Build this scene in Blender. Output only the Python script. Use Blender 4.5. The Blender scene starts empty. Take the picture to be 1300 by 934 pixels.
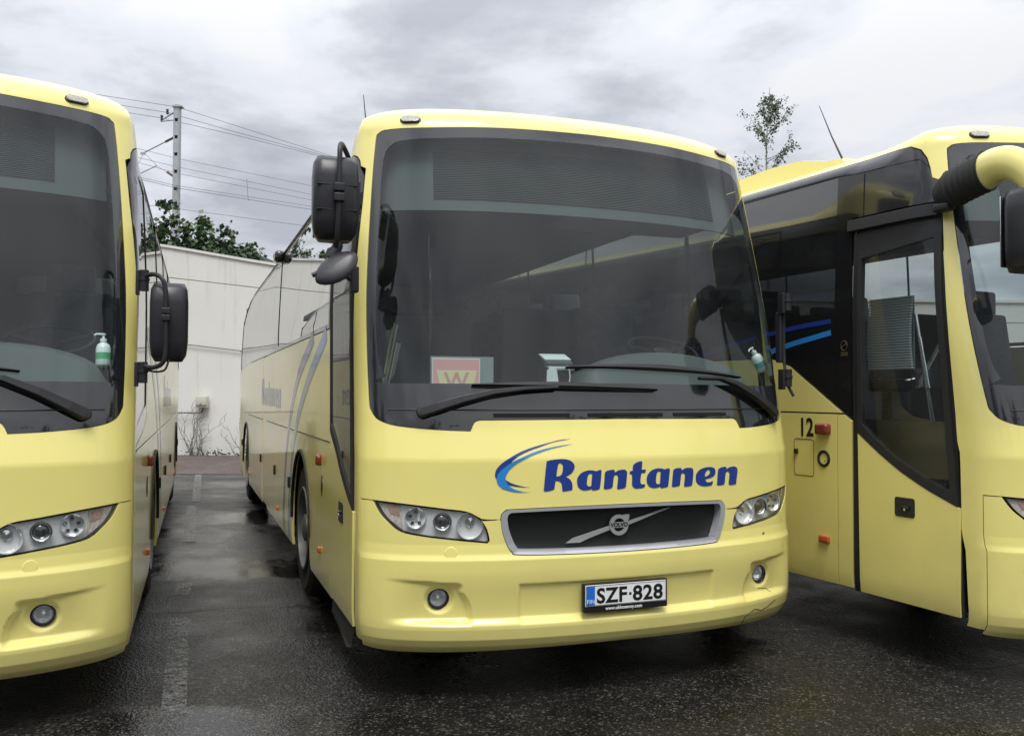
import bpy, bmesh, math, random
import numpy as np
from mathutils import Vector, Matrix, geometry
random.seed(7)
sc = bpy.context.scene
COL = sc.collection
R = math.radians

# ------------------------------------------------------------------ camera
cam = bpy.data.cameras.new('camera'); camo = bpy.data.objects.new('camera', cam); COL.objects.link(camo)
F, PITCH, ROLL, EYE = 1140.08, 0.027958, 0.0032046, 1.51415
cam.sensor_width = 36; cam.lens = F/1300*36; cam.clip_end = 5000; cam.clip_start = .05
camo.matrix_world = Matrix.Translation((0, 0, EYE)) @ Matrix.Rotation(math.pi/2+PITCH, 4, 'X') @ Matrix.Rotation(ROLL, 4, 'Z')
sc.camera = camo

# ------------------------------------------------------------------ view, sky, sun
sc.view_settings.view_transform = 'Standard'; sc.view_settings.look = 'None'
sc.view_settings.exposure = 0.84; sc.view_settings.gamma = 1
SUN_EL, SUN_AZ = R(64), R(176)       # azimuth from +Y towards +X: behind the camera, a little left
w = bpy.data.worlds.new('World'); sc.world = w; w.use_nodes = True
nt = w.node_tree; nt.nodes.clear(); N = nt.nodes.new; L = nt.links.new
def nd(tree, kind, **kw):
    n = tree.nodes.new(kind)
    for k, v in kw.items():
        if k.startswith('i_'): n.inputs[int(k[2:]) if k[2:].isdigit() else k[2:].replace('_', ' ')].default_value = v
        else: setattr(n, k, v)
    return n
sky = nd(nt, 'ShaderNodeTexSky', sky_type='NISHITA', sun_disc=False, sun_elevation=SUN_EL, sun_rotation=SUN_AZ)
bg = nd(nt, 'ShaderNodeBackground'); bg.inputs[1].default_value = 0.09
tc = N('ShaderNodeTexCoord'); sep = N('ShaderNodeSeparateXYZ'); L(tc.outputs['Generated'], sep.inputs[0])
mx = nd(nt, 'ShaderNodeMath', operation='MAXIMUM'); L(sep.outputs[2], mx.inputs[0]); mx.inputs[1].default_value = 0
ad = nd(nt, 'ShaderNodeMath', operation='ADD'); L(mx.outputs[0], ad.inputs[0]); ad.inputs[1].default_value = .16
dv = nd(nt, 'ShaderNodeVectorMath', operation='DIVIDE'); L(tc.outputs['Generated'], dv.inputs[0])
cmb = N('ShaderNodeCombineXYZ'); [L(ad.outputs[0], cmb.inputs[i]) for i in (0, 1)]; cmb.inputs[2].default_value = 1; L(cmb.outputs[0], dv.inputs[1])
n1 = nd(nt, 'ShaderNodeTexNoise', i_Scale=1.7, i_Detail=7.0, i_Roughness=.56, i_Distortion=.15); L(dv.outputs[0], n1.inputs['Vector'])
n2 = nd(nt, 'ShaderNodeTexNoise', i_Scale=.42, i_Detail=3.0, i_Roughness=.5); L(dv.outputs[0], n2.inputs['Vector'])
am = nd(nt, 'ShaderNodeMath', operation='MULTIPLY_ADD'); L(n2.outputs[0], am.inputs[0]); am.inputs[1].default_value = .55; L(n1.outputs[0], am.inputs[2])
cr = N('ShaderNodeValToRGB'); L(am.outputs[0], cr.inputs[0])
e = cr.color_ramp.elements
def sc3(k): return (.545*k, .575*k, .635*k, 1)
e[0].position = .64; e[0].color = (3.0, 3.13, 3.5, 1)
e[1].position = .92; e[1].color = (5.5, 5.55, 5.7, 1)
m1 = cr.color_ramp.elements.new(.72); m1.color = (3.65, 3.8, 4.15, 1)
m2 = cr.color_ramp.elements.new(.82); m2.color = (4.9, 5.05, 5.4, 1)
ov = nd(nt, 'ShaderNodeMapRange', interpolation_type='SMOOTHSTEP'); L(sep.outputs[2], ov.inputs[0]); ov.inputs[1].default_value = .26; ov.inputs[2].default_value = .78; ov.inputs[3].default_value = 1; ov.inputs[4].default_value = 2.2   # overcast: brighter towards the zenith
vs_ = nd(nt, 'ShaderNodeVectorMath', operation='SCALE'); L(cr.outputs[0], vs_.inputs[0]); L(ov.outputs[0], vs_.inputs['Scale'])
mxc = nd(nt, 'ShaderNodeMixRGB', i_Fac=.95); L(sky.outputs[0], mxc.inputs[1]); L(vs_.outputs[0], mxc.inputs[2])
L(mxc.outputs[0], bg.inputs[0]); wo = N('ShaderNodeOutputWorld'); L(bg.outputs[0], wo.inputs[0])

sun = bpy.data.lights.new('sun', 'SUN'); suno = bpy.data.objects.new('sun', sun); COL.objects.link(suno)
sun.energy = 1.5; sun.angle = R(24); sun.color = (1, .97, .92)
sd = Vector((math.sin(SUN_AZ)*math.cos(SUN_EL), math.cos(SUN_AZ)*math.cos(SUN_EL), math.sin(SUN_EL)))
suno.rotation_euler = sd.to_track_quat('Z', 'Y').to_euler()

# ------------------------------------------------------------------ materials
MATS = {}
def pm(name, col, rough=.5, metal=0, coat=0, spec=.5, bump=None, vary=None, emis=None, trans=0, ior=1.45):
    m = bpy.data.materials.new(name); m.use_nodes = True; t = m.node_tree; b = t.nodes['Principled BSDF']
    b.inputs['Base Color'].default_value = (*col, 1); b.inputs['Roughness'].default_value = rough
    b.inputs['Metallic'].default_value = metal; b.inputs['Coat Weight'].default_value = coat
    b.inputs['Coat Roughness'].default_value = .04; b.inputs['Specular IOR Level'].default_value = spec
    b.inputs['IOR'].default_value = ior
    tcn = t.nodes.new('ShaderNodeTexCoord')
    if vary:   # (scale, amount) brightness wear from noise
        s, a = vary[:2]
        n = nd(t, 'ShaderNodeTexNoise', i_Scale=s, i_Detail=6.0, i_Roughness=.65); t.links.new(tcn.outputs['Object'], n.inputs['Vector'])
        mr = nd(t, 'ShaderNodeMapRange'); mr.inputs[1].default_value = .3; mr.inputs[2].default_value = .7
        mr.inputs[3].default_value = 1-a; mr.inputs[4].default_value = 1+a*.6; t.links.new(n.outputs[0], mr.inputs[0])
        mm = nd(t, 'ShaderNodeMixRGB', blend_type='MULTIPLY', i_Fac=1.0); mm.inputs[1].default_value = (*col, 1)
        t.links.new(mr.outputs[0], mm.inputs[2]); t.links.new(mm.outputs[0], b.inputs['Base Color'])
    if bump:
        s, k = bump
        n = nd(t, 'ShaderNodeTexNoise', i_Scale=s, i_Detail=3.0); t.links.new(tcn.outputs['Object'], n.inputs['Vector'])
        bp = nd(t, 'ShaderNodeBump', i_Strength=k, i_Distance=.01); t.links.new(n.outputs[0], bp.inputs['Height']); t.links.new(bp.outputs[0], b.inputs['Normal'])
    MATS[name] = m
    return m

def paint(name, col):
    """coach paint under clear coat; road film and spots are dirt with a shape of their own"""
    m = pm(name, col, .34, coat=.85, spec=.4); t = m.node_tree; b = t.nodes['Principled BSDF']
    tcn = t.nodes.new('ShaderNodeTexCoord')
    sp = t.nodes.new('ShaderNodeSeparateXYZ'); t.links.new(tcn.outputs['Object'], sp.inputs[0])
    n = nd(t, 'ShaderNodeTexNoise', i_Scale=2.2, i_Detail=7.0, i_Roughness=.7); t.links.new(tcn.outputs['Object'], n.inputs['Vector'])
    h = nd(t, 'ShaderNodeMapRange'); h.inputs[1].default_value = .95; h.inputs[2].default_value = .28; t.links.new(sp.outputs[2], h.inputs[0])
    k = nd(t, 'ShaderNodeMath', operation='MULTIPLY'); t.links.new(h.outputs[0], k.inputs[0]); t.links.new(n.outputs[0], k.inputs[1])
    k2 = nd(t, 'ShaderNodeMath', operation='MULTIPLY'); t.links.new(k.outputs[0], k2.inputs[0]); k2.inputs[1].default_value = .36
    k3 = nd(t, 'ShaderNodeMath', operation='ADD'); t.links.new(k2.outputs[0], k3.inputs[0])
    n3 = nd(t, 'ShaderNodeTexNoise', i_Scale=1.1, i_Detail=4.0); t.links.new(tcn.outputs['Object'], n3.inputs['Vector'])
    mr = nd(t, 'ShaderNodeMapRange'); mr.inputs[1].default_value = .45; mr.inputs[2].default_value = .8; mr.inputs[4].default_value = .10; t.links.new(n3.outputs[0], mr.inputs[0])
    t.links.new(mr.outputs[0], k3.inputs[1])
    v = nd(t, 'ShaderNodeTexVoronoi', i_Scale=16.0); t.links.new(tcn.outputs['Object'], v.inputs['Vector'])
    vr = nd(t, 'ShaderNodeMapRange'); vr.inputs[1].default_value = .05; vr.inputs[2].default_value = .035; vr.inputs[3].default_value = 0; vr.inputs[4].default_value = .55; t.links.new(v.outputs['Distance'], vr.inputs[0])
    nz = nd(t, 'ShaderNodeTexNoise', i_Scale=5.0); t.links.new(tcn.outputs['Object'], nz.inputs['Vector'])
    gt = nd(t, 'ShaderNodeMath', operation='GREATER_THAN'); t.links.new(nz.outputs[0], gt.inputs[0]); gt.inputs[1].default_value = .66
    vm = nd(t, 'ShaderNodeMath', operation='MULTIPLY'); t.links.new(vr.outputs[0], vm.inputs[0]); t.links.new(gt.outputs[0], vm.inputs[1])
    mxn = nd(t, 'ShaderNodeMath', operation='MAXIMUM'); t.links.new(k3.outputs[0], mxn.inputs[0]); t.links.new(vm.outputs[0], mxn.inputs[1])
    mm = nd(t, 'ShaderNodeMixRGB'); mm.inputs[1].default_value = (*col, 1); mm.inputs[2].default_value = (.17, .155, .11, 1)
    t.links.new(mxn.outputs[0], mm.inputs[0]); t.links.new(mm.outputs[0], b.inputs['Base Color'])
    rr = nd(t, 'ShaderNodeMapRange'); rr.inputs[3].default_value = .07; rr.inputs[4].default_value = .35; t.links.new(k3.outputs[0], rr.inputs[0]); t.links.new(rr.outputs[0], b.inputs['Coat Roughness'])
    bn = nd(t, 'ShaderNodeTexNoise', i_Scale=3.0, i_Detail=1.0); t.links.new(tcn.outputs['Object'], bn.inputs['Vector'])
    bp = nd(t, 'ShaderNodeBump', i_Strength=.10, i_Distance=.02); t.links.new(bn.outputs[0], bp.inputs['Height'])
    t.links.new(bp.outputs[0], b.inputs['Coat Normal'])
    return m
paint('paint_yellow', (.87, .775, .250))

def glass(name, tint, dust=.0, rough=.0, boost=1.0):
    m = bpy.data.materials.new(name); m.use_nodes = True; t = m.node_tree; t.nodes.clear()
    o = t.nodes.new('ShaderNodeOutputMaterial')
    tr = nd(t, 'ShaderNodeBsdfTransparent'); tr.inputs[0].default_value = (*tint, 1)
    gl = nd(t, 'ShaderNodeBsdfGlossy'); gl.inputs['Roughness'].default_value = rough
    fr = nd(t, 'ShaderNodeFresnel', i_IOR=1.52)
    mu = nd(t, 'ShaderNodeMath', operation='MULTIPLY', use_clamp=True); t.links.new(fr.outputs[0], mu.inputs[0]); mu.inputs[1].default_value = boost
    geo = t.nodes.new('ShaderNodeNewGeometry'); bf = nd(t, 'ShaderNodeMix', data_type='FLOAT'); t.links.new(geo.outputs['Backfacing'], bf.inputs[0]); t.links.new(mu.outputs[0], bf.inputs[2]); bf.inputs[3].default_value = .06   # seen from inside the cabin
    m1_ = t.nodes.new('ShaderNodeMixShader'); t.links.new(bf.outputs[0], m1_.inputs[0]); t.links.new(tr.outputs[0], m1_.inputs[1]); t.links.new(gl.outputs[0], m1_.inputs[2])
    last = m1_
    if dust:
        df = nd(t, 'ShaderNodeBsdfDiffuse'); df.inputs[0].default_value = (.55, .57, .58, 1)
        tcn = t.nodes.new('ShaderNodeTexCoord'); n = nd(t, 'ShaderNodeTexNoise', i_Scale=1.6, i_Detail=6.0, i_Roughness=.6, i_Distortion=1.0); t.links.new(tcn.outputs['Object'], n.inputs['Vector'])
        mp = nd(t, 'ShaderNodeMapRange'); mp.inputs[1].default_value = .32; mp.inputs[2].default_value = .72; mp.inputs[3].default_value = dust*.2; mp.inputs[4].default_value = dust*2.6
        t.links.new(n.outputs[0], mp.inputs[0])
        m2_ = t.nodes.new('ShaderNodeMixShader'); t.links.new(mp.outputs[0], m2_.inputs[0]); t.links.new(m1_.outputs[0], m2_.inputs[1]); t.links.new(df.outputs[0], m2_.inputs[2]); last = m2_
    t.links.new(last.outputs[0], o.inputs[0]); MATS[name] = m
    return m
glass('windshield_glass', (.76, .86, .84), dust=.012, boost=1.0)
glass('dark_side_glass', (.06, .063, .068), dust=.012, boost=3.4)
glass('side_glass', (.58, .61, .61), dust=.012, boost=2.6)
glass('door_glass', (.72, .76, .75), dust=.02, boost=1.1)
glass('lens_glass', (.93, .94, .93), dust=.03, boost=1.8)
pm('gloss_black', (.012, .012, .013), .12, coat=.6)
pm('frit_black', (.016, .017, .019), .07, coat=1)
pm('trim_black', (.022, .022, .024), .42, bump=(300, .15))
pm('rubber_black', (.02, .02, .02), .65, bump=(80, .2))
pm('mirror_plastic', (.028, .028, .033), .32, bump=(500, .1))
pm('inner_black', (.012, .012, .012), .9)
pm('chrome', (.80, .81, .82), .12, 1)
pm('mirror_silver', (.88, .88, .88), .02, 1)
pm('lamp_reflector', (.88, .89, .90), .28, .85, bump=(40, .5))
pm('lamp_housing', (.78, .79, .80), .35, .1)
pm('silver_frame', (.62, .63, .66), .32, .55, coat=.4, vary=(6, .08))
pm('badge_grey', (.42, .43, .42), .35, .4)
pm('grille_black', (.010, .012, .011), .5)
pm('amber', (.50, .32, .26), .2, coat=.8, vary=(60, .3))
pm('amber_lens', (.70, .62, .56), .25, coat=.8, vary=(90, .5))
pm('red_lens', (.20, .03, .02), .25, coat=.8)
pm('orange_lens', (.52, .12, .03), .3, coat=.6)
pm('blue_dark', (.016, .045, .26), .35, coat=.8)
pm('blue_light', (.025, .24, .62), .35, coat=.8)
pm('stripe_violet', (.06, .08, .30), .35, coat=.8)
pm('stripe_blue', (.05, .20, .46), .35, coat=.8)
pm('plate_white', (.78, .79, .78), .35, vary=(30, .06))
pm('plate_blue', (.01, .16, .62), .35)
pm('plate_frame', (.012, .012, .012), .4)
pm('plate_ink', (.012, .012, .012), .4)
pm('ink_white', (.8, .8, .8), .5)
pm('ink_fade', (.72, .36, .34), .6)
pm('sticker_gold', (.18, .13, .07), .5)
pm('dash_grey', (.07, .075, .078), .6, bump=(200, .2))
pm('dash_light', (.10, .108, .108), .6, bump=(200, .2))
pm('cabin_grey', (.12, .125, .13), .8)
pm('cabin_dark', (.022, .022, .024), .9)
pm('seat_fabric', (.075, .085, .11), .9, bump=(150, .4), vary=(14, .3))
pm('seat_light', (.42, .44, .45), .8)
pm('blind_grey', (.085, .092, .095), .7)
pm('blind_rib', (.055, .06, .062), .7)
pm('blind_pale', (.78, .86, .86), .6)
pm('blind_pale_dark', (.22, .27, .27), .6)
pm('paper_white', (.75, .75, .74), .6)
pm('paper_pink', (.85, .40, .41), .6)
pm('paper_cream', (.85, .70, .42), .6)
pm('folder_grey', (.28, .30, .31), .5)
pm('bottle_white', (.85, .87, .85), .3, coat=.3)
pm('bottle_green', (.10, .42, .20), .4)
pm('bottle_teal', (.10, .38, .45), .4)
pm('tyre', (.018, .018, .019), .7, bump=(60, .3))
pm('rim_grey', (.13, .135, .13), .5, .3, vary=(9, .25))
pm('side_marker_dirty', (.44, .43, .38), .35, coat=.5, vary=(120, .6))
pm('galvanised', (.42, .44, .45), .5, .4, vary=(3, .12))
pm('insulator', (.10, .06, .05), .3)
pm('wire', (.10, .10, .11), .5, .6)
pm('box_beige', (.55, .54, .46), .5)
pm('bark', (.10, .085, .07), .9, vary=(20, .4))
pm('bark_pale', (.36, .35, .32), .9, vary=(20, .5))
pm('twig_dry', (.13, .12, .11), .9)
def leafmat(name, c1, c2):
    m = pm(name, c1, .5); t = m.node_tree; b = t.nodes['Principled BSDF']
    g = t.nodes.new('ShaderNodeNewGeometry'); r = t.nodes.new('ShaderNodeValToRGB')
    r.color_ramp.elements[0].color = (*c1, 1); r.color_ramp.elements[1].color = (*c2, 1)
    t.links.new(g.outputs['Random Per Island'], r.inputs[0]); t.links.new(r.outputs[0], b.inputs['Base Color'])
leafmat('leaf_dark', (.026, .055, .020), (.075, .125, .045))
leafmat('leaf_birch', (.06, .09, .045), (.15, .19, .10))

# wet asphalt -------------------------------------------------------
def asphalt(name, dark, light, wet=1.0, tint=(1, 1, 1)):
    m = bpy.data.materials.new(name); m.use_nodes = True; t = m.node_tree; b = t.nodes['Principled BSDF']; l = t.links.new
    tcn = t.nodes.new('ShaderNodeTexCoord'); P = tcn.outputs['Object']
    v = nd(t, 'ShaderNodeTexVoronoi', i_Scale=95.0); l(P, v.inputs['Vector'])
    v2 = nd(t, 'ShaderNodeTexVoronoi', i_Scale=48.0); l(P, v2.inputs['Vector'])
    big = nd(t, 'ShaderNodeTexNoise', i_Scale=.55, i_Detail=5.0, i_Roughness=.6); l(P, big.inputs['Vector'])
    mid = nd(t, 'ShaderNodeTexNoise', i_Scale=4.0, i_Detail=6.0, i_Roughness=.65); l(P, mid.inputs['Vector'])
    cr_ = t.nodes.new('ShaderNodeValToRGB'); l(v.outputs['Color'], cr_.inputs[0])
    cr_.color_ramp.elements[0].position = .25; cr_.color_ramp.elements[0].color = (dark*.5*tint[0], dark*.5*tint[1], dark*.5*tint[2], 1)
    cr_.color_ramp.elements[1].position = .95; cr_.color_ramp.elements[1].color = (light*tint[0], light*tint[1]*.97, light*tint[2]*.92, 1)
    em = cr_.color_ramp.elements.new(.72); em.color = (dark*1.15*tint[0], dark*1.1*tint[1], dark*1.05*tint[2], 1)
    mr = nd(t, 'ShaderNodeMapRange'); l(mid.outputs[0], mr.inputs[0]); mr.inputs[1].default_value = .3; mr.inputs[2].default_value = .7; mr.inputs[3].default_value = .6; mr.inputs[4].default_value = 1.35
    mm = nd(t, 'ShaderNodeMixRGB', blend_type='MULTIPLY', i_Fac=1.0); l(cr_.outputs[0], mm.inputs[1]); l(mr.outputs[0], mm.inputs[2])
    l(mm.outputs[0], b.inputs['Base Color'])
    # wet film: smooth water between the stones, drier patches where noise is high
    rr = nd(t, 'ShaderNodeMapRange'); l(big.outputs[0], rr.inputs[0]); rr.inputs[1].default_value = .38; rr.inputs[2].default_value = .62
    rr.inputs[3].default_value = .10 if wet else .6; rr.inputs[4].default_value = .40 if wet else .8
    sm = nd(t, 'ShaderNodeMath', operation='MULTIPLY_ADD'); l(mid.outputs[0], sm.inputs[0]); sm.inputs[1].default_value = .18; l(rr.outputs[0], sm.inputs[2])
    dist = None
    for (cx, cy, sx, sy) in ((-2.1, 7.8, 1.5, .55), (-2.6, 11.0, 1.6, .9), (-1.5, 4.15, .7, .25), (2.4, 3.9, 1.0, .3)):
        mp_ = nd(t, 'ShaderNodeMapping', vector_type='TEXTURE'); mp_.inputs['Location'].default_value = (cx, cy, 0); mp_.inputs['Scale'].default_value = (sx, sy, 1); l(P, mp_.inputs[0])
        ln = nd(t, 'ShaderNodeVectorMath', operation='LENGTH'); l(mp_.outputs[0], ln.inputs[0])
        if dist is None: dist = ln.outputs['Value']
        else: mn_ = nd(t, 'ShaderNodeMath', operation='MINIMUM'); l(dist, mn_.inputs[0]); l(ln.outputs['Value'], mn_.inputs[1]); dist = mn_.outputs[0]
    nzw = nd(t, 'ShaderNodeTexNoise', i_Scale=3.2, i_Detail=7.0, i_Roughness=.7); l(P, nzw.inputs['Vector'])
    dd = nd(t, 'ShaderNodeMath', operation='MULTIPLY_ADD'); l(nzw.outputs[0], dd.inputs[0]); dd.inputs[1].default_value = 1.3; l(dist, dd.inputs[2])
    dry = nd(t, 'ShaderNodeMapRange'); l(dd.outputs[0], dry.inputs[0]); dry.inputs[1].default_value = 1.25; dry.inputs[2].default_value = 1.7; dry.inputs[3].default_value = .30 if wet else 1; dry.inputs[4].default_value = 1
    rg = nd(t, 'ShaderNodeMath', operation='MULTIPLY'); l(sm.outputs[0], rg.inputs[0]); l(dry.outputs[0], rg.inputs[1])
    l(rg.outputs[0], b.inputs['Roughness'])
    ad_ = nd(t, 'ShaderNodeMath', operation='ADD'); l(v.outputs['Distance'], ad_.inputs[0]); l(v2.outputs['Distance'], ad_.inputs[1])
    bs = nd(t, 'ShaderNodeMapRange'); l(big.outputs[0], bs.inputs[0]); bs.inputs[1].default_value = .38; bs.inputs[2].default_value = .6; bs.inputs[3].default_value = .12; bs.inputs[4].default_value = .85
    bp = nd(t, 'ShaderNodeBump', i_Distance=.006); bm_ = nd(t, 'ShaderNodeMath', operation='MULTIPLY'); l(bs.outputs[0], bm_.inputs[0]); l(dry.outputs[0], bm_.inputs[1]); l(bm_.outputs[0], bp.inputs['Strength']); l(ad_.outputs[0], bp.inputs['Height']); l(bp.outputs[0], b.inputs['Normal'])
    b.inputs['Specular IOR Level'].default_value = .33
    MATS[name] = m
asphalt('wet_asphalt', .013, .10, 1, (1.06, 1.0, .93))
asphalt('red_gravel', .10, .24, 0, (1.06, .88, .82))
def wornpaint(name, lo, hi):
    m = pm(name, (.42, .42, .41), .4); t = m.node_tree; b = t.nodes['Principled BSDF']
    tcn = t.nodes.new('ShaderNodeTexCoord'); v = nd(t, 'ShaderNodeTexNoise', i_Scale=22.0, i_Detail=8.0, i_Roughness=.8); t.links.new(tcn.outputs['Object'], v.inputs['Vector'])
    r = t.nodes.new('ShaderNodeValToRGB'); t.links.new(v.outputs[0], r.inputs[0])
    r.color_ramp.elements[0].position = lo; r.color_ramp.elements[0].color = (.04, .04, .04, 1)
    r.color_ramp.elements[1].position = hi; r.color_ramp.elements[1].color = (.27, .27, .26, 1)
    b.inputs['Base Color'].default_value = (.19, .19, .185, 1)
    r.color_ramp.elements[0].color = (0, 0, 0, 1); r.color_ramp.elements[1].color = (.9, .9, .9, 1); t.links.new(r.outputs[0], b.inputs['Alpha'])
wornpaint('worn_white_paint', .36, .54)
wornpaint('faded_white_paint', .42, .72)
def wallmat():
    m = pm('wall_render', (.52, .52, .50), .85); t = m.node_tree; b = t.nodes['Principled BSDF']; l = t.links.new
    tcn = t.nodes.new('ShaderNodeTexCoord'); mp = nd(t, 'ShaderNodeMapping'); mp.inputs['Scale'].default_value = (2.6, 2.6, .22); l(tcn.outputs['Object'], mp.inputs[0])
    n = nd(t, 'ShaderNodeTexNoise', i_Scale=1.6, i_Detail=8.0, i_Roughness=.7); l(mp.outputs[0], n.inputs['Vector'])
    n2_ = nd(t, 'ShaderNodeTexNoise', i_Scale=.8, i_Detail=5.0); l(tcn.outputs['Object'], n2_.inputs['Vector'])
    r = t.nodes.new('ShaderNodeValToRGB'); l(n.outputs[0], r.inputs[0])
    r.color_ramp.elements[0].position = .27; r.color_ramp.elements[0].color = (.56, .55, .50, 1)
    r.color_ramp.elements[1].position = .46; r.color_ramp.elements[1].color = (.72, .715, .67, 1)
    r2 = nd(t, 'ShaderNodeMapRange'); l(n2_.outputs[0], r2.inputs[0]); r2.inputs[3].default_value = .90; r2.inputs[4].default_value = 1.06
    mm = nd(t, 'ShaderNodeMixRGB', blend_type='MULTIPLY', i_Fac=1.0); l(r.outputs[0], mm.inputs[1]); l(r2.outputs[0], mm.inputs[2]); l(mm.outputs[0], b.inputs['Base Color'])
    bn = nd(t, 'ShaderNodeTexNoise', i_Scale=40.0, i_Detail=4.0); l(tcn.outputs['Object'], bn.inputs['Vector']); bp = nd(t, 'ShaderNodeBump', i_Strength=.25, i_Distance=.01); l(bn.outputs[0], bp.inputs['Height']); l(bp.outputs[0], b.inputs['Normal'])
wallmat()
pm('hill_green', (.045, .065, .035), .95, vary=(.25, .5), bump=(1.5, .8))

# ------------------------------------------------------------------ mesh helpers
def mesh(name, verts, faces, normals=None, smooth=False):
    me = bpy.data.meshes.new(name); me.from_pydata([tuple(map(float, v)) for v in verts], [], faces); me.validate()
    if smooth or normals is not None: me.polygons.foreach_set('use_smooth', [True]*len(me.polygons))
    me.update()
    if normals is not None and len(me.vertices) == len(normals): me.normals_split_custom_set_from_vertices([tuple(n) for n in normals])
    return me
def link(name, me, mat=None, parent=None, loc=None, label=None):
    o = bpy.data.objects.new(name, me); COL.objects.link(o)
    if mat:
        if not me.materials: me.materials.append(MATS[mat])
    if parent: o.parent = parent
    if loc: o.location = loc
    if label: o['label'] = label
    return o
def thing(name, label, cat, loc=(0, 0, 0), rz=0, group=None, me=None, mat=None):
    o = bpy.data.objects.new(name, me); COL.objects.link(o); o.location = loc; o.rotation_euler = (0, 0, rz)
    if me and mat and not me.materials: me.materials.append(MATS[mat])
    o['label'] = label; o['category'] = cat
    if group: o['group'] = group
    return o

class MB:
    """collects shapes into one mesh"""
    def __init__(s): s.v = []; s.f = []
    def add(s, vs, fs):
        k = len(s.v); s.v += [tuple(v) for v in vs]; s.f += [tuple(i+k for i in f) for f in fs]; return s
    def box(s, c, d, rot=None):
        vs = [Vector((x*d[0]/2, y*d[1]/2, z*d[2]/2)) for x in (-1, 1) for y in (-1, 1) for z in (-1, 1)]
        if rot is not None: vs = [rot @ v for v in vs]
        return s.add([v+Vector(c) for v in vs], [(0, 1, 3, 2), (4, 6, 7, 5), (0, 4, 5, 1), (2, 3, 7, 6), (0, 2, 6, 4), (1, 5, 7, 3)])
    def tube(s, pts, r, n=8, cap=True):
        pts = [Vector(p) for p in pts]; rs = r if isinstance(r, (list, tuple)) else [r]*len(pts)
        vs = []; fs = []; up = None
        for i, p in enumerate(pts):
            d = (pts[min(i+1, len(pts)-1)]-pts[max(i-1, 0)]).normalized()
            if up is None: up = Vector((0, 0, 1)) if abs(d.z) < .9 else Vector((1, 0, 0))
            a = d.cross(up).normalized(); b = a.cross(d).normalized(); up = b
            for k in range(n):
                t = 2*math.pi*k/n; vs.append(p+(a*math.cos(t)+b*math.sin(t))*rs[i])
        for i in range(len(pts)-1):
            for k in range(n): fs.append((i*n+k, i*n+(k+1) % n, (i+1)*n+(k+1) % n, (i+1)*n+k))
        if cap: fs += [tuple(range(n))[::-1], tuple((len(pts)-1)*n+k for k in range(n))]
        return s.add(vs, fs)
    def lathe(s, prof, o, axis, n=28, xs=1.0):
        """prof: (r, along axis)"""
        ax = Vector(axis).normalized(); u = ax.cross(Vector((0, 0, 1)))
        u = (Vector((1, 0, 0)) if u.length < .01 else u).normalized(); v_ = u.cross(ax)
        vs = []; fs = []
        for r, h in prof:
            for k in range(n):
                t = 2*math.pi*k/n; vs.append(Vector(o)+ax*h+(u*math.cos(t)*xs+v_*math.sin(t))*r)
        for i in range(len(prof)-1):
            for k in range(n): fs.append((i*n+k, (i+1)*n+k, (i+1)*n+(k+1) % n, i*n+(k+1) % n))
        return s.add(vs, fs)
    def me(s, name, smooth=False, bevel=0, seg=2, angle=35):
        m = bpy.data.meshes.new(name); m.from_pydata(s.v, [], s.f)
        bm = bmesh.new(); bm.from_mesh(m); bmesh.ops.recalc_face_normals(bm, faces=bm.faces)
        if bevel: bmesh.ops.bevel(bm, geom=bm.edges[:], offset=bevel, segments=seg, affect='EDGES', profile=.6)
        bm.to_mesh(m); bm.free()
        if smooth:
            m.polygons.foreach_set('use_smooth', [True]*len(m.polygons)); m.set_sharp_from_angle(angle=R(angle))
        m.update(); return m

def catmull(pts, n=4, closed=True):
    """points may carry a third value 1 = corner"""
    out = []; k = len(pts); P = [np.array(p[:2], float) for p in pts]; cn = [len(p) > 2 for p in pts]
    if not closed: cn[0] = cn[-1] = True
    for i in range(k if closed else k-1):
        a, b = P[i], P[(i+1) % k]
        ta = np.zeros(2) if cn[i] else (b-P[i-1])/2
        tb = np.zeros(2) if cn[(i+1) % k] else (P[(i+2) % k]-a)/2
        if cn[i]: ta = (b-a)*.8
        if cn[(i+1) % k]: tb = (b-a)*.8
        for j in range(n):
            t = j/n; h = (2*t**3-3*t*t+1, t**3-2*t*t+t, -2*t**3+3*t*t, t**3-t*t)
            out.append(tuple(h[0]*a+h[1]*ta+h[2]*b+h[3]*tb))
    if not closed: out.append(tuple(P[-1]))
    return out
def inside(px, py, loops):
    r = np.zeros(px.shape, bool)
    for Lp in loops:
        Q = np.array(Lp); x0, y0 = Q[:, 0], Q[:, 1]; x1, y1 = np.roll(x0, -1), np.roll(y0, -1)
        for a, b, c_, d in zip(x0, y0, x1, y1):
            if b == d: continue
            cond = (b > py) != (d > py)
            r ^= cond & (px < (c_-a)*(py-b)/(d-b)+a)
    return r
def segdist(px, py, loops):
    dm = np.full(px.shape, 1e9)
    for Lp in loops:
        Q = np.array(Lp)
        for p, q in zip(Q, np.roll(Q, -1, 0)):
            d = q-p; ll = max(1e-12, d@d); t = np.clip(((px-p[0])*d[0]+(py-p[1])*d[1])/ll, 0, 1)
            dm = np.minimum(dm, np.hypot(px-p[0]-t*d[0], py-p[1]-t*d[1]))
    return dm
def resample(loop, step):
    out = []
    for p, q in zip(loop, loop[1:]+loop[:1]):
        n = max(1, int(math.ceil(math.hypot((q[0]-p[0])/step[0], (q[1]-p[1])/step[1])-1e-6)))
        out += [(p[0]+(q[0]-p[0])*i/n, p[1]+(q[1]-p[1])*i/n) for i in range(n)]
    return out
CACHE = {}
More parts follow.
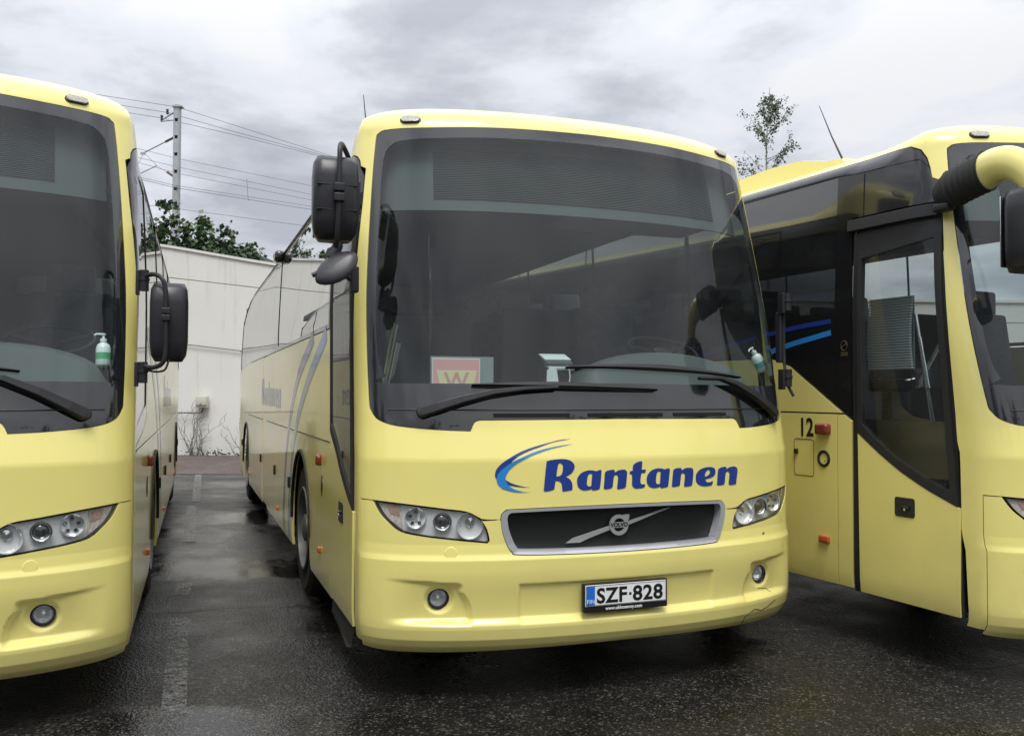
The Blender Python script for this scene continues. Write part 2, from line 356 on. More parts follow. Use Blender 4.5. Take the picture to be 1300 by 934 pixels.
def patch(name, loops, surf, step=(.05, .05), off=0.0, rim=.012, flip=False):
    """a sheet cut out of a curved surface by outlines in its parameter plane, with a turned-in rim"""
    if not isinstance(step, tuple): step = (step, step)
    loops = [resample([tuple(p[:2]) for p in l], step) for l in loops]
    A = np.array([p for l in loops for p in l]); lo, hi = A.min(0), A.max(0)
    gx, gy = np.meshgrid(np.arange(lo[0]+step[0]*.5, hi[0], step[0]), np.arange(lo[1]+step[1]*.5, hi[1], step[1]))
    gx, gy = gx.ravel(), gy.ravel()
    if len(gx):
        ins = inside(gx, gy, loops); gx, gy = gx[ins], gy[ins]
        sl = [[(p[0]/step[0], p[1]/step[1]) for p in l] for l in loops]
        keep = segdist(gx/step[0], gy/step[1], sl) > .38; gx, gy = gx[keep], gy[keep]
    pts = [tuple(p) for p in A]+list(zip(gx.tolist(), gy.tolist()))
    edges = []; k = 0
    for l in loops:
        n = len(l); edges += [(k+i, k+(i+1) % n) for i in range(n)]; k += n
    V, E, Fc, _, _, _ = geometry.delaunay_2d_cdt([Vector(p) for p in pts], edges, [], 0, 1e-7)
    V = np.array([tuple(v) for v in V]); T = np.array([f[:3] for f in Fc])
    c = V[T].mean(1); T = T[inside(c[:, 0], c[:, 1], loops)]
    h = 1e-3
    P = surf(V[:, 0], V[:, 1])
    du = surf(V[:, 0]+h, V[:, 1])-surf(V[:, 0]-h, V[:, 1]); dv_ = surf(V[:, 0], V[:, 1]+h)-surf(V[:, 0], V[:, 1]-h)
    nr = np.cross(du, dv_); nr /= np.maximum(1e-9, np.linalg.norm(nr, axis=1))[:, None]
    if flip: nr = -nr
    P = P+nr*off
    a, b, c2 = P[T[:, 0]], P[T[:, 1]], P[T[:, 2]]
    fn = np.cross(b-a, c2-a); bad = (fn*nr[T].sum(1)).sum(1) < 0
    T[bad] = T[bad][:, ::-1]
    verts = P.tolist(); norms = nr.tolist(); faces = [tuple(t) for t in T.tolist()]
    if rim:
        cnt = {}
        for t in faces:
            for i in range(3):
                e_ = (t[i], t[(i+1) % 3]); kk = (min(e_), max(e_)); cnt.setdefault(kk, []).append(e_)
        for kk, es in cnt.items():
            if len(es) == 1:
                i, j = es[0]; pi, pj = P[i], P[j]; qi, qj = pi-nr[i]*rim, pj-nr[j]*rim
                fn_ = np.cross(pj-pi, -nr[i]); fn_ = -fn_/max(1e-9, np.linalg.norm(fn_)); k0 = len(verts)
                verts += [pi.tolist(), pj.tolist(), qj.tolist(), qi.tolist()]; norms += [fn_.tolist()]*4; faces.append((k0+1, k0, k0+3, k0+2))
    return mesh(name, verts, faces, norms)
def once(key, fn):
    if key not in CACHE: CACHE[key] = fn()
    return CACHE[key]
def textverts(s, size, bold=.0, shear=0, spacing=1.0, align='CENTER'):
    cu = bpy.data.curves.new('t', 'FONT'); cu.body = s; cu.size = size; cu.offset = bold; cu.shear = shear; cu.align_x = align; cu.align_y = 'CENTER'; cu.resolution_u = 4; cu.space_character = spacing
    o = bpy.data.objects.new('t', cu); COL.objects.link(o); dg = bpy.context.evaluated_depsgraph_get(); dg.update()
    m = o.evaluated_get(dg).to_mesh(); vs = [tuple(v.co[:2]) for v in m.vertices]; fs = [tuple(p.vertices) for p in m.polygons]
    bpy.data.objects.remove(o); bpy.data.curves.remove(cu); return vs, fs

# ------------------------------------------------------------------ coach body surface (local: x across, y back from the nose, z up)
W0, BB, NN, VT = 1.275, .43, 2.2, 2.95
LZ = [.20, .245, .265, .28, .315, .37, .70, .73, .78, .95, 1.195, 1.212, 1.33, 1.40, 2.95]
LY = [.11, .062, .042, .028, .009, .0, .0, .012, .018, .018, .020, .024, .052, .066, .442]
def prof(v):
    v = np.asarray(v, float); t = np.clip((v-VT)/.55, 0, 1)*math.pi/2; top = v > VT
    z = np.where(top, VT+.26*np.sin(t), v)
    l = np.where(top, .442+.06*np.sin(t)+.85*(1-np.cos(t)), np.interp(v, LZ, LY))
    w_ = np.where(top, 1.235-.34*(1-np.cos(t)), W0-.04*np.clip((v-2)/.9, 0, 1)**1.3)
    w_ = w_-.03*np.clip((.42-v)/.2, 0, 1)**2
    return z, l, w_
_xn = np.sin(np.linspace(0, math.pi/2, 3000)); _y = BB*(1-np.sqrt(np.maximum(0, 1-_xn**NN)))
_u = np.concatenate([[0], np.cumsum(np.hypot(np.diff(_xn*W0), np.diff(_y)))]); U0 = float(_u[-1])
def u_of_x(x): return math.copysign(float(np.interp(abs(x)/W0, _xn, _u)), x)
def u_of_y(y, v):
    yy = y-float(prof(v)[1])
    return U0+yy-BB if yy >= BB else float(np.interp(yy, _y, _u))
def sstep(a, b, x):
    t = np.clip((x-a)/(b-a), 0, 1); return t*t*(3-2*t)
def dent(x, v):
    """pressed shapes of the bumper: number plate field, fog lamp hollows, ledge above the lower lip"""
    ax = np.abs(x)
    side = 1-sstep(1.02, 1.19, ax)
    led = .022*sstep(.385, .425, v)*(1-sstep(.425, .66, v))*side
    pl = .013*(1-sstep(.535, .555, ax))*(1-sstep(.572, .586, v))*sstep(.38, .42, v)
    top = .592+(ax-.87)*.075; xin = .775+.05*np.clip((v-.40)/.15, 0, 1)**3
    fog = .026*np.clip((1.18-ax)/.34, 0, 1)*sstep(-.006, .022, ax-xin)*(1-sstep(-.018, .006, v-top))*sstep(.385, .42, v)
    bowl = .012*(1-sstep(.052, .078, np.hypot(ax-.922, (v-.512))))
    return led+pl+np.maximum(fog, 0)+bowl*(v < .6)
KNEE = {'A': (2.76, .26, .75, .78, 1.4), 'B': (2.88, .19, .50, .66, 1.15)}; KIND = ['A']
_vz = np.linspace(2.5, 3.5, 200); _wz = None
def rearfix(P):
    global _wz
    z0, hh, ww, ya, yb = KNEE[KIND[0]]
    if _wz is None: _wz = prof(_vz)
    bl = sstep(ya, yb, P[:, 1]); zz = P[:, 2]; q = np.clip((zz-z0)/(3.2-z0), 0, 1)*math.pi/2
    ow = np.interp(zz, _wz[0], _wz[2]); nw = np.interp(z0, _wz[0], _wz[2])-ww*(1-np.cos(q)); on = zz > z0
    P[:, 0] *= np.where(on, 1+bl*(nw/ow-1), 1); P[:, 2] = np.where(on, zz+bl*(z0+hh*np.sin(q)-zz), zz)
    y = P[:, 1]; k = np.clip((y-8.2)/3.0, 0, 1)
    P[:, 2] -= .42*k*k*np.clip((P[:, 2]-1.2)/1.6, 0, 1)
    kk = np.clip((y-10.2)/1.35, 0, 1); P[:, 0] *= np.sqrt(np.maximum(0, 1-kk**3.2*.75))
    return P
def SF(u, v, d=False):
    u = np.asarray(u, float); v = np.asarray(v, float); z, l, w_ = prof(v); au = np.abs(u)
    xn = np.interp(au, _u, _xn); y = np.interp(au, _u, _y)+np.maximum(0, au-U0)
    Y = y+l
    if d: Y = Y+dent(xn*W0, v)
    return rearfix(np.stack([np.sign(u)*xn*w_, Y, z], 1))
def SFD(u, v): return SF(u, v, True)
def SS(sign):
    def f(y, v):
        y = np.asarray(y, float); v = np.asarray(v, float); z, l, w_ = prof(v)
        yy = np.clip((y-l)/BB, 0, 1); xn = (1-(1-yy)**2)**(1/NN)
        return rearfix(np.stack([sign*xn*w_, y, z], 1))
    return f
def xl(pts): return [(u_of_x(p[0]), p[1])+tuple(p[2:]) for p in pts]
def mir(pts): return [(-p[0],)+tuple(p[1:]) for p in pts][::-1]
def pt_front(x, v, off=0.0):
    u = u_of_x(x); P = SFD([u], [v])[0]; h = 1e-3
    n = np.cross(SF([u+h], [v])[0]-SF([u-h], [v])[0], SF([u], [v+h])[0]-SF([u], [v-h])[0]); n /= np.linalg.norm(n)
    return Vector(P+n*off), Vector(n)

GAP = .0035
HL_BOT = [(1.215, .981, 1), (1.19, .930), (1.155, .888), (1.10, .842), (1.00, .820), (.86, .803), (.74, .790), (.705, .787, 1), (.697, .797), (.708, .850), (.735, .893, 1)]
HL_TOP = [(.735, .900, 1), (.80, .934), (.90, .948), (1.00, .962), (1.12, .975), (1.217, .985, 1)]
HEAD = catmull([(1.212, .981, 1), (1.12, .971), (1.00, .957), (.90, .944), (.80, .930), (.738, .895), (.711, .850), (.700, .800), (.708, .790), (.74, .793), (.86, .806), (1.00, .823), (1.10, .845), (1.153, .891), (1.188, .932)], 4)
US = u_of_x(1.2655)
YE = [(.285, .50), (.8, .515), (1.26, .535), (2.0, .60), (2.5, .655), (2.72, .69), (2.83, .76), (2.87, .84)]
YTOP = [(2.9, .90), (3.0, .95), (3.15, 1.12), (3.3, 1.42), (3.5, 1.95)]
WS_HALF = [(0, 1.385, 1), (.725, 1.380, 1), (.752, 1.368), (.772, 1.327, 1), (.92, 1.333), (1.10, 1.350), (1.185, 1.378), (1.218, 1.425), (1.226, 1.50), (1.224, 1.90), (1.200, 2.50), (1.180, 2.85), (1.163, 2.912), (1.10, 2.930), (.86, 2.935), (.45, 2.95), (0, 2.958)]
CLEAR_HALF = [(0, 1.567, 1), (1.12, 1.562), (1.16, 1.60), (1.183, 1.70), (1.183, 1.95), (1.160, 2.50), (1.143, 2.76), (1.10, 2.845), (1.02, 2.868), (.8, 2.88), (.45, 2.893), (0, 2.898)]
def closed_half(h, n=3):
    L_ = catmull(h, n, False); return L_+[(-x, v) for x, v in L_[::-1][1:-1]]
GT = [(.662, .893), (.640, .893), (.632, .840), (.607, .765), (.585, .735), (.555, .722), (.30, .716), (0, .714)]   # lower outline of grille frame
GU = [(.662, .898), (.640, .898), (.637, .922), (.618, .940), (.585, .947), (.30, .953), (0, .955)]

def build_front_panel():
    r = [(u_of_y(y, v), v) for v, y in YE]
    ut = u_of_y(.90, 2.9)
    r += [(ut, 2.9), (ut, 3.5)]
    half = r[::-1]                                     # top -> bottom on +x side
    half += [(US+GAP*.6, .285), (US+GAP*.6, .990)]
    half += xl(catmull([(1.217, .988, 1)]+[(x, v+.004) for x, v in [(1.12, .975), (1.00, .961), (.90, .948), (.80, .934), (.735, .901)]]+[(.700, .8985), (.662, .898, 1)], 3, False))
    half += xl(catmull([(p[0], p[1]) for p in GU[1:]], 3, False))
    outer = half+[(-a, b) for a, b in half[::-1][1:]]
    ws = [(u_of_x(x), v) for x, v in closed_half([(p[0]+(.003 if p[0] > 0 else 0), p[1]+(-.002 if p[1] < 2 else .003))+tuple(p[2:]) for p in WS_HALF])]
    return patch('front_panel', [outer, ws], SF, (.032, .03), 0, .02)
def build_bumper(hole=True):
    half = [(US-GAP*.6, .984)]
    half += xl(catmull([(1.222, .984, 1)]+[(x+.004, v-.004)+tuple(q) for x, v, *q in HL_BOT[1:7]]+[(.702, .782, 1), (.692, .797), (.704, .850), (.727, .890, 1)], 3, False))
    half += xl(catmull([(.66, .893, 1)]+[p for p in GT[1:]], 3, False))
    half = [(US-GAP*.6, .260), (US-GAP*.6, .6)]+half
    bot = [(0, .264), (u_of_x(.5), .258), (u_of_x(.9), .250), (u_of_x(1.15), .250), (US-.03, .256)]
    outer = half+[(-a, b) for a, b in half[::-1][1:]]+[(-a, b) for a, b in bot[::-1][:-1]]+bot
    circ = lambda cx, cz, r, n=28: [(u_of_x(cx+r*math.cos(2*math.pi*k/n)), cz+r*math.sin(2*math.pi*k/n)) for k in range(n)]
    fogs = [circ(.922, .513, .050), circ(-.922, .513, .050), circ(.937, .737, .011, 14)]
    return patch('bumper', [outer]+(fogs if hole else fogs[:2]), SFD, (.0095, .0085), 0, .02)

def lamp_dir(n): return Vector((n.x*.35, -1, 0)).normalized()
def make_headlight(bus, s):
    if True:
        hl = lambda L_: [(u_of_x(s*x), v) for x, v in L_]
        body = link('headlight', once(('hlh', s), lambda: patch('headlight_housing', [hl(HEAD)], SF, .04, -.024, 0)), 'lamp_housing', bus)
        wall = once(('hlw', s), lambda: patch('headlight_wall', [hl(HEAD)], SF, .05, -.002, .026))
        # side wall of the lamp: keep rim faces only
        def rimonly():
            m = wall.copy(); bm = bmesh.new(); bm.from_mesh(m)
            bmesh.ops.delete(bm, geom=[f for f in bm.faces if len(f.verts) == 3], context='FACES'); bm.to_mesh(m); bm.free(); m.materials.clear(); return m
        link('lamp_surround', once(('hlr', s), rimonly), 'trim_black', body)
        def bowl(x, v, r, depth, name, mat, n=28):
            p, nn = pt_front(s*x, v, -.004); ax = lamp_dir(nn)
            def mk():
                mb = MB(); prof_ = [(r*1.06, .004), (r, .004), (r*.98, -.006)]+[(r*math.cos(a), -.006-depth*math.sin(a)) for a in [i*math.pi/2/7 for i in range(8)]]
                mb.lathe(prof_, p, ax, n); return mb.me(name, True, angle=50)
            return link(name, once((name, s, x), mk), mat, body), p, ax
        bowl(.787, .868, .064, .034, 'main_beam', 'lamp_reflector')
        p, nn = pt_front(s*.787, .868, -.030); ax = lamp_dir(nn)
        def bulb():
            mb = MB(); mb.lathe([(.0, .018), (.012, .012), (.015, 0), (.015, -.02)], p, ax, 14); mb.lathe([(.0, .024), (.022, .018), (.026, .012), (.020, .010)], p+Vector((0, 0, .018)), ax, 10); return mb.me('bulb', True)
        link('bulb', once(('bulb', s), bulb), 'chrome', body)
        bowl(.915, .888, .044, .010, 'projector_ring', 'chrome')
        p, nn = pt_front(s*.915, .888, -.014); ax = lamp_dir(nn)
        link('projector_lens', once(('pl', s), lambda: MB().lathe([(0, .014), (.014, .012), (.026, .006), (.034, 0), (.036, -.01)], p, ax, 24).me('projector_lens', True)), 'frit_black', body)
        bowl(1.037, .905, .050, .012, 'daylight_dish', 'lamp_reflector')
        p, nn = pt_front(s*1.037, .905, -.016); ax = lamp_dir(nn)
        u = ax.cross(Vector((0, 0, 1))).normalized()
        for k in range(5):
            a = 2*math.pi*k/5+math.pi/2; q = p+u*math.cos(a)*.029+Vector((0, 0, 1))*math.sin(a)*.029
            link('reflector_cup', once(('cup', s, k), lambda: MB().lathe([(.009, .006), (.0085, .007), (.007, -.002), (0, -.004)], q, ax, 12).me('reflector_cup', True)), 'dash_grey', body)
        amb = catmull([(1.108, .960, 1), (1.205, .978, 1), (1.182, .930), (1.150, .890), (1.098, .850, 1)], 3)
        link('indicator', once(('amb', s), lambda: patch('indicator', [hl(amb)], SF, .03, -.016, .01)), 'amber_lens', body)
        sq = catmull([(1.112, .957, 1), (1.165, .968, 1), (1.150, .925), (1.108, .915, 1)], 2)
        link('indicator_bulb', once(('amb2', s), lambda: patch('indicator_bulb', [hl(sq)], SF, .03, -.013, .0)), 'amber', body)
        link('headlight_glass', once(('hlg', s), lambda: patch('headlight_glass', [hl(HEAD)], SF, .03, .0, 0)), 'lens_glass', body)

GLY = {'R':[[(-0.411,1.169),(-0.404,1.179),(-0.385,1.184),(-0.34,1.188),(-0.309,1.186),(-0.284,1.178),(-0.268,1.163),(-0.264,1.145),(-0.272,1.126),(-0.288,1.111),(-0.311,1.099,1),(-0.292,1.089),(-0.279,1.072),(-0.275,1.054),(-0.276,1.038),(-0.28,1.033),(-0.305,1.029),(-0.326,1.027,1),(-0.329,1.033),(-0.33,1.05),(-0.333,1.066),(-0.343,1.077),(-0.363,1.081,1),(-0.366,1.068),(-0.369,1.048),(-0.373,1.038),(-0.394,1.032),(-0.42,1.029,1),(-0.425,1.035,1)],[(-0.349,1.163),(-0.34,1.168),(-0.33,1.163),(-0.326,1.153),(-0.326,1.133),(-0.33,1.117),(-0.339,1.106),(-0.358,1.102,1),(-0.359,1.107),(-0.355,1.137)]],'a':[[(-0.251,1.08),(-0.247,1.095),(-0.234,1.112),(-0.214,1.123),(-0.188,1.129),(-0.161,1.127),(-0.147,1.123,1),(-0.127,1.13),(-0.118,1.127,1),(-0.119,1.107),(-0.123,1.068),(-0.128,1.039),(-0.135,1.032),(-0.163,1.028),(-0.173,1.035,1),(-0.189,1.031),(-0.215,1.03),(-0.235,1.038),(-0.247,1.053)],[(-0.169,1.11,1),(-0.18,1.112),(-0.19,1.106),(-0.195,1.091),(-0.198,1.07),(-0.197,1.056),(-0.189,1.049),(-0.175,1.05,1),(-0.173,1.069)]],'n':[[(-0.1,1.11),(-0.095,1.12),(-0.081,1.126),(-0.051,1.129),(-0.046,1.125),(-0.044,1.114,1),(-0.024,1.125),(0.0,1.128),(0.017,1.125),(0.025,1.113),(0.024,1.097),(0.022,1.07),(0.018,1.042),(0.012,1.035),(-0.008,1.031),(-0.028,1.03,1),(-0.032,1.036),(-0.029,1.059),(-0.026,1.086),(-0.028,1.097),(-0.036,1.102),(-0.046,1.099),(-0.05,1.09),(-0.053,1.069),(-0.056,1.046),(-0.061,1.038),(-0.083,1.032),(-0.101,1.032,1),(-0.106,1.039),(-0.103,1.07)]],'t':[[(0.059,1.144),(0.068,1.156),(0.088,1.165),(0.108,1.168),(0.113,1.164,1),(0.11,1.124,1),(0.131,1.125),(0.134,1.12,1),(0.13,1.11),(0.122,1.108),(0.107,1.107,1),(0.104,1.086),(0.102,1.064),(0.107,1.052),(0.121,1.05),(0.128,1.05,1),(0.128,1.04),(0.12,1.033),(0.096,1.03),(0.071,1.031),(0.057,1.041),(0.053,1.056),(0.054,1.081),(0.053,1.103,1),(0.045,1.103),(0.04,1.109,1),(0.043,1.118),(0.058,1.121,1)]],'a2':[[(0.138,1.075),(0.143,1.094),(0.157,1.112),(0.179,1.124),(0.208,1.129),(0.23,1.127),(0.245,1.122,1),(0.263,1.127),(0.276,1.126,1),(0.277,1.111),(0.272,1.074),(0.267,1.04),(0.263,1.032),(0.242,1.028),(0.226,1.027),(0.216,1.035,1),(0.202,1.03),(0.177,1.029),(0.156,1.036),(0.142,1.052)],[(0.221,1.111,1),(0.21,1.113),(0.2,1.106),(0.196,1.092),(0.193,1.07),(0.194,1.055),(0.203,1.048),(0.216,1.048,1),(0.219,1.07)]],'n2':[[(0.298,1.111),(0.302,1.12),(0.319,1.126),(0.345,1.126),(0.35,1.12),(0.353,1.114,1),(0.372,1.124),(0.399,1.126),(0.419,1.122),(0.425,1.109),(0.425,1.094),(0.421,1.059),(0.417,1.037),(0.41,1.031),(0.385,1.028),(0.37,1.028,1),(0.365,1.034),(0.369,1.064),(0.371,1.086),(0.368,1.096),(0.358,1.099),(0.349,1.095),(0.346,1.084),(0.342,1.056),(0.338,1.037),(0.332,1.033),(0.309,1.03),(0.291,1.03,1),(0.29,1.039),(0.293,1.073)]],'e':[[(0.441,1.071),(0.443,1.088),(0.456,1.105),(0.476,1.117),(0.506,1.124),(0.539,1.125),(0.563,1.119),(0.572,1.106),(0.571,1.088),(0.558,1.074),(0.533,1.066),(0.504,1.062,1),(0.508,1.051),(0.52,1.044),(0.537,1.046),(0.549,1.05),(0.554,1.048,1),(0.553,1.037),(0.544,1.028),(0.52,1.025),(0.487,1.026),(0.46,1.035),(0.444,1.052)],[(0.501,1.076,1),(0.502,1.091),(0.51,1.103),(0.522,1.111),(0.532,1.107),(0.535,1.096),(0.527,1.085),(0.515,1.078)]],'n3':[[(0.59,1.103),(0.595,1.113),(0.614,1.12),(0.642,1.123),(0.648,1.119),(0.652,1.11,1),(0.672,1.119),(0.701,1.122),(0.721,1.117),(0.73,1.106),(0.73,1.088),(0.724,1.055),(0.72,1.029),(0.714,1.025),(0.689,1.023),(0.672,1.023,1),(0.665,1.031),(0.669,1.058),(0.672,1.084),(0.667,1.093),(0.656,1.096),(0.647,1.092),(0.643,1.082),(0.639,1.056),(0.636,1.034),(0.63,1.028),(0.607,1.025),(0.588,1.026,1),(0.583,1.033),(0.586,1.068)]],'sd':[[(-0.27,1.286,1),(-0.332,1.281),(-0.389,1.269),(-0.446,1.255),(-0.498,1.24),(-0.55,1.22),(-0.593,1.197),(-0.633,1.171),(-0.659,1.143),(-0.667,1.119),(-0.666,1.105),(-0.659,1.093,1),(-0.649,1.108),(-0.631,1.136),(-0.598,1.16),(-0.576,1.187),(-0.539,1.21),(-0.491,1.231),(-0.439,1.248),(-0.382,1.267),(-0.332,1.277)]],'st':[[(-0.619,1.093,1),(-0.612,1.072),(-0.599,1.063),(-0.56,1.056),(-0.524,1.052),(-0.491,1.051,1),(-0.524,1.055),(-0.56,1.064),(-0.592,1.076)]],'sl':[[(-0.26,1.261,1),(-0.314,1.256),(-0.371,1.247),(-0.428,1.235),(-0.484,1.218),(-0.539,1.196),(-0.583,1.175),(-0.613,1.155),(-0.638,1.136),(-0.656,1.112),(-0.659,1.09),(-0.652,1.069),(-0.631,1.049),(-0.596,1.037),(-0.553,1.029),(-0.488,1.028,1),(-0.531,1.032),(-0.571,1.043),(-0.599,1.061),(-0.613,1.083),(-0.615,1.104),(-0.599,1.136),(-0.566,1.165),(-0.521,1.191),(-0.469,1.212),(-0.417,1.229),(-0.364,1.243),(-0.31,1.253)]]}
def glyph_patch(key, loops, off, name):
    return once(('g', key), lambda: patch(name, [[(u_of_x(x), v) for x, v in catmull(l, 4)] for l in loops], SF, .05, off, 0))
def front_text(key, s, size, cx, cv, bold=0, off=.002, d=False, shear=0, spacing=1.0):
    def mk():
        vs, fs = textverts(s, size, bold, shear, spacing); A = np.array(vs)
        P = (SFD if d else SF)(np.array([u_of_x(cx+a) for a in A[:, 0]]), cv+A[:, 1]); P[:, 1] -= off
        return mesh(key, P, fs)
    return once(('ft', key), mk)
def flat_text(key, s, size, origin, ex, ey, bold=0, spacing=1.0, shear=0):
    def mk():
        vs, fs = textverts(s, size, bold, shear, spacing); o, a, b = Vector(origin), Vector(ex), Vector(ey)
        return mesh(key, [o+a*x+b*y for x, y in vs], fs)
    return once(('flt', key), mk)

def make_grille(bus):
    hole = [(x, v) for x, v in GT[1:]]; up = [(x, v) for x, v in GU[1:]]
    outer = catmull([(.637, .895), (.630, .84), (.605, .767), (.583, .739), (.553, .726), (.30, .7195), (0, .7175), (-.30, .7195), (-.553, .726), (-.583, .739), (-.605, .767), (-.630, .84), (-.637, .895), (-.633, .922), (-.615, .9365), (-.583, .9435), (-.30, .9495), (0, .9515), (.30, .9495), (.583, .9435), (.615, .9365), (.633, .922)], 3)
    inner = catmull([(.606, .895), (.598, .845), (.575, .785), (.560, .762), (.535, .752), (.30, .747), (0, .745), (-.30, .747), (-.535, .752), (-.560, .762), (-.575, .785), (-.598, .845), (-.606, .895), (-.602, .917), (-.59, .926), (-.56, .9295), (-.30, .935), (0, .937), (.30, .935), (.56, .9295), (.59, .926), (.602, .917)], 3)
    T = lambda L_: [(u_of_x(x), v) for x, v in L_]
    fr = link('grille', once('gf', lambda: patch('grille_frame', [T(outer), T(inner)], SF, .02, .004, .055)), 'silver_frame', bus)
    link('grille_panel', once('gp', lambda: patch('grille_panel', [T(outer)], SF, .05, -.045, 0)), 'grille_black', fr)
    T2 = lambda L_: [(u_of_x(x), v) for x, v in L_]
    link('badge_bar', once('bb1', lambda: patch('badge_bar', [T2([(-.300, .770), (-.262, .790), (-.060, .843), (-.060, .824), (-.226, .770)])], SF, .05, -.022, .010)), 'badge_grey', fr)
    link('badge_bar', once('bb2', lambda: patch('badge_bar', [T2([(.300, .920), (.262, .918), (.040, .861), (.040, .842), (.226, .900)])], SF, .05, -.022, .010)), 'badge_grey', fr)
    c0 = (-.012, .8465)
    def ring():
        o = []
        for k in range(40):
            a = 2*math.pi*k/40; o.append((u_of_x(c0[0]+.0525*math.cos(a)), c0[1]+.0525*math.sin(a)))
        def seg(a0, a1):   # opening above / below the name bar
            return [(u_of_x(c0[0]+.034*math.cos(a0+(a1-a0)*k/12)), c0[1]+.034*math.sin(a0+(a1-a0)*k/12)) for k in range(13)]
        return patch('badge_ring', [o, seg(R(24), R(156)), seg(R(204), R(336))], SF, .03, -.014, .012)
    rg = link('badge_ring', once('ring', ring), 'badge_grey', fr)
    link('badge_arrow', once('arr', lambda: patch('badge_arrow', [T2([(.016, .8965), (.046, .8985), (.0435, .868), (.037, .872), (.028, .880), (.012, .895)])], SF, .03, -.0145, .012)), 'badge_grey', fr)
    link('badge_lettering', front_text('badge_lettering', 'VOLVO', .029, c0[0], c0[1]+.0005, .0012, .0145-.028+.001, spacing=1.0), 'plate_ink', fr)
    CACHE[('ft', 'badge_lettering')] = CACHE[('ft', 'badge_lettering')]

def make_plate(bus, text):
    cx, cz = .003, .498; x0, x1, z0, z1 = cx-.236, cx+.236, .428, .570; y = -.0
    def rr(x0, x1, z0, z1, r, yf, yb, nm, bev=.003):
        mb = MB(); mb.box(((x0+x1)/2, (yf+yb)/2, (z0+z1)/2), (x1-x0, abs(yb-yf), z1-z0)); return mb.me(nm, bevel=bev)
    fr = link('number_plate', once('plf', lambda: rr(x0, x1, z0, z1, .01, -.014, .012, 'plate_frame', .005)), 'plate_frame', bus)
    link('plate_sheet', once('pls', lambda: rr(x0+.010, x1-.010, z0+.031, z1-.007, .01, -.0165, -.010, 'plate_sheet', .002)), 'plate_white', fr)
    def lip():
        a, b, c, d = x0+.014, x1-.014, z0+.035, z1-.011; mb = MB()
        mb.tube([(a, -.0168, c), (b, -.0168, c), (b, -.0168, d), (a, -.0168, d), (a, -.0168, c)], .0011, 5); return mb.me('plate_rim')
    link('plate_rim', once('plr', lip), 'plate_ink', fr)
    link('country_band', once('plb', lambda: rr(x0+.0155, x0+.062, z0+.037, z1-.013, .01, -.0178, -.015, 'country_band', .001)), 'plate_blue', fr)
    X, Z = (1, 0, 0), (0, 0, 1)
    def fit(s, cxx, w_, h_):
        def mk():
            vs, fs = textverts(s, .1, .0030, 0, 1.06); A = np.array(vs); lo, hi = A.min(0), A.max(0)
            A = (A-(lo+hi)/2)/(hi-lo)*np.array([w_, h_]); return mesh('plate_lettering', [(cxx+a, -.0172, .5085+b) for a, b in A], fs)
        link('plate_lettering', once(('pl', s), mk), 'plate_ink', fr)
    fit(text[:3], x0+.156, .168, .078); fit(text[4:], x0+.358, .172, .078)
    link('plate_hyphen', once('plh', lambda: mesh('plate_hyphen', [(x0+.251, -.0172, .502), (x0+.265, -.0172, .502), (x0+.265, -.0172, .515), (x0+.251, -.0172, .515)], [(0, 1, 2, 3)])), 'plate_ink', fr)
    link('country_lettering', flat_text('fin', 'FIN', .027, (x0+.0385, -.0186, .482), X, Z, .0002, 1.12), 'ink_white', fr)
    link('frame_lettering', flat_text('url', 'www.ukkosenoy.com', .0235, (cx-.012, -.0146, .4435), X, Z, .0006), 'ink_white', fr)
    def stars():
        mb = MB()
        for k in range(12):
            a = 2*math.pi*k/12; mb.box((x0+.0385+.0155*math.cos(a), -.0184, .531+.0155*math.sin(a)), (.0032, .0008, .0032))
        return mb.me('country_stars')
    link('country_stars', once('stars', stars), 'sticker_gold', fr)

def make_wiper(bus, s, P):
    """P: pivot, elbow, tip of arm; blade ends, in (x, v)"""
    def mk_arm():
        mb = MB(); pts = [pt_front(x, v, o)[0] for (x, v, o) in P['arm']]
        vs = []; fs = []
        for i, p in enumerate(pts):
            d = (pts[min(i+1, len(pts)-1)]-pts[max(0, i-1)]).normalized(); n = pt_front(P['arm'][i][0], P['arm'][i][1])[1]; q = n.cross(d).normalized()
            w_, t = P['w'][i]/2, .014
            vs += [p-q*w_-n*t, p-q*w_*.7+n*t, p+q*w_*.7+n*t, p+q*w_-n*t]
        for i in range(len(pts)-1):
            for k in range(4): fs.append((i*4+k, i*4+(k+1) % 4, i*4+4+(k+1) % 4, i*4+4+k))
        fs += [(3, 2, 1, 0), tuple(len(vs)-4+k for k in range(4))]
        mb.add(vs, fs); p, n = pt_front(*P['arm'][0][:2], .028); mb.lathe([(.0, .016), (.022, .014), (.028, .004), (.030, -.03)], p, n, 16)
        return mb.me('wiper_arm', bevel=.003)
    a = link('wiper', once(('wa', s), mk_arm), 'trim_black', bus)
    def mk_blade():
        mb = MB(); (xa, va), (xb, vb) = P['blade']; n = 17; vs = []; fs = []
        for i in range(n):
            t = i/(n-1); x = xa+(xb-xa)*t; v = va+(vb-va)*t+P.get('bow', 0)*4*t*(1-t); p, nn = pt_front(x, v, .022)
            h = .006+.016*(1-abs(2*t-1)**1.6); up = Vector((0, 0, 1))
            vs += [p-nn*.016-up*.004, p+nn*.006-up*h*.7, p+nn*.016, p+nn*.004+up*h, p-nn*.012+up*.004]
        for i in range(n-1):
            for k in range(5): fs.append((i*5+k, i*5+(k+1) % 5, i*5+5+(k+1) % 5, i*5+5+k))
        fs += [tuple(range(5))[::-1], tuple((n-1)*5+k for k in range(5))]
        return mb.add(vs, fs).me('wiper_blade', True, angle=30)
    link('wiper_blade', once(('wb', s), mk_blade), 'rubber_black', a)

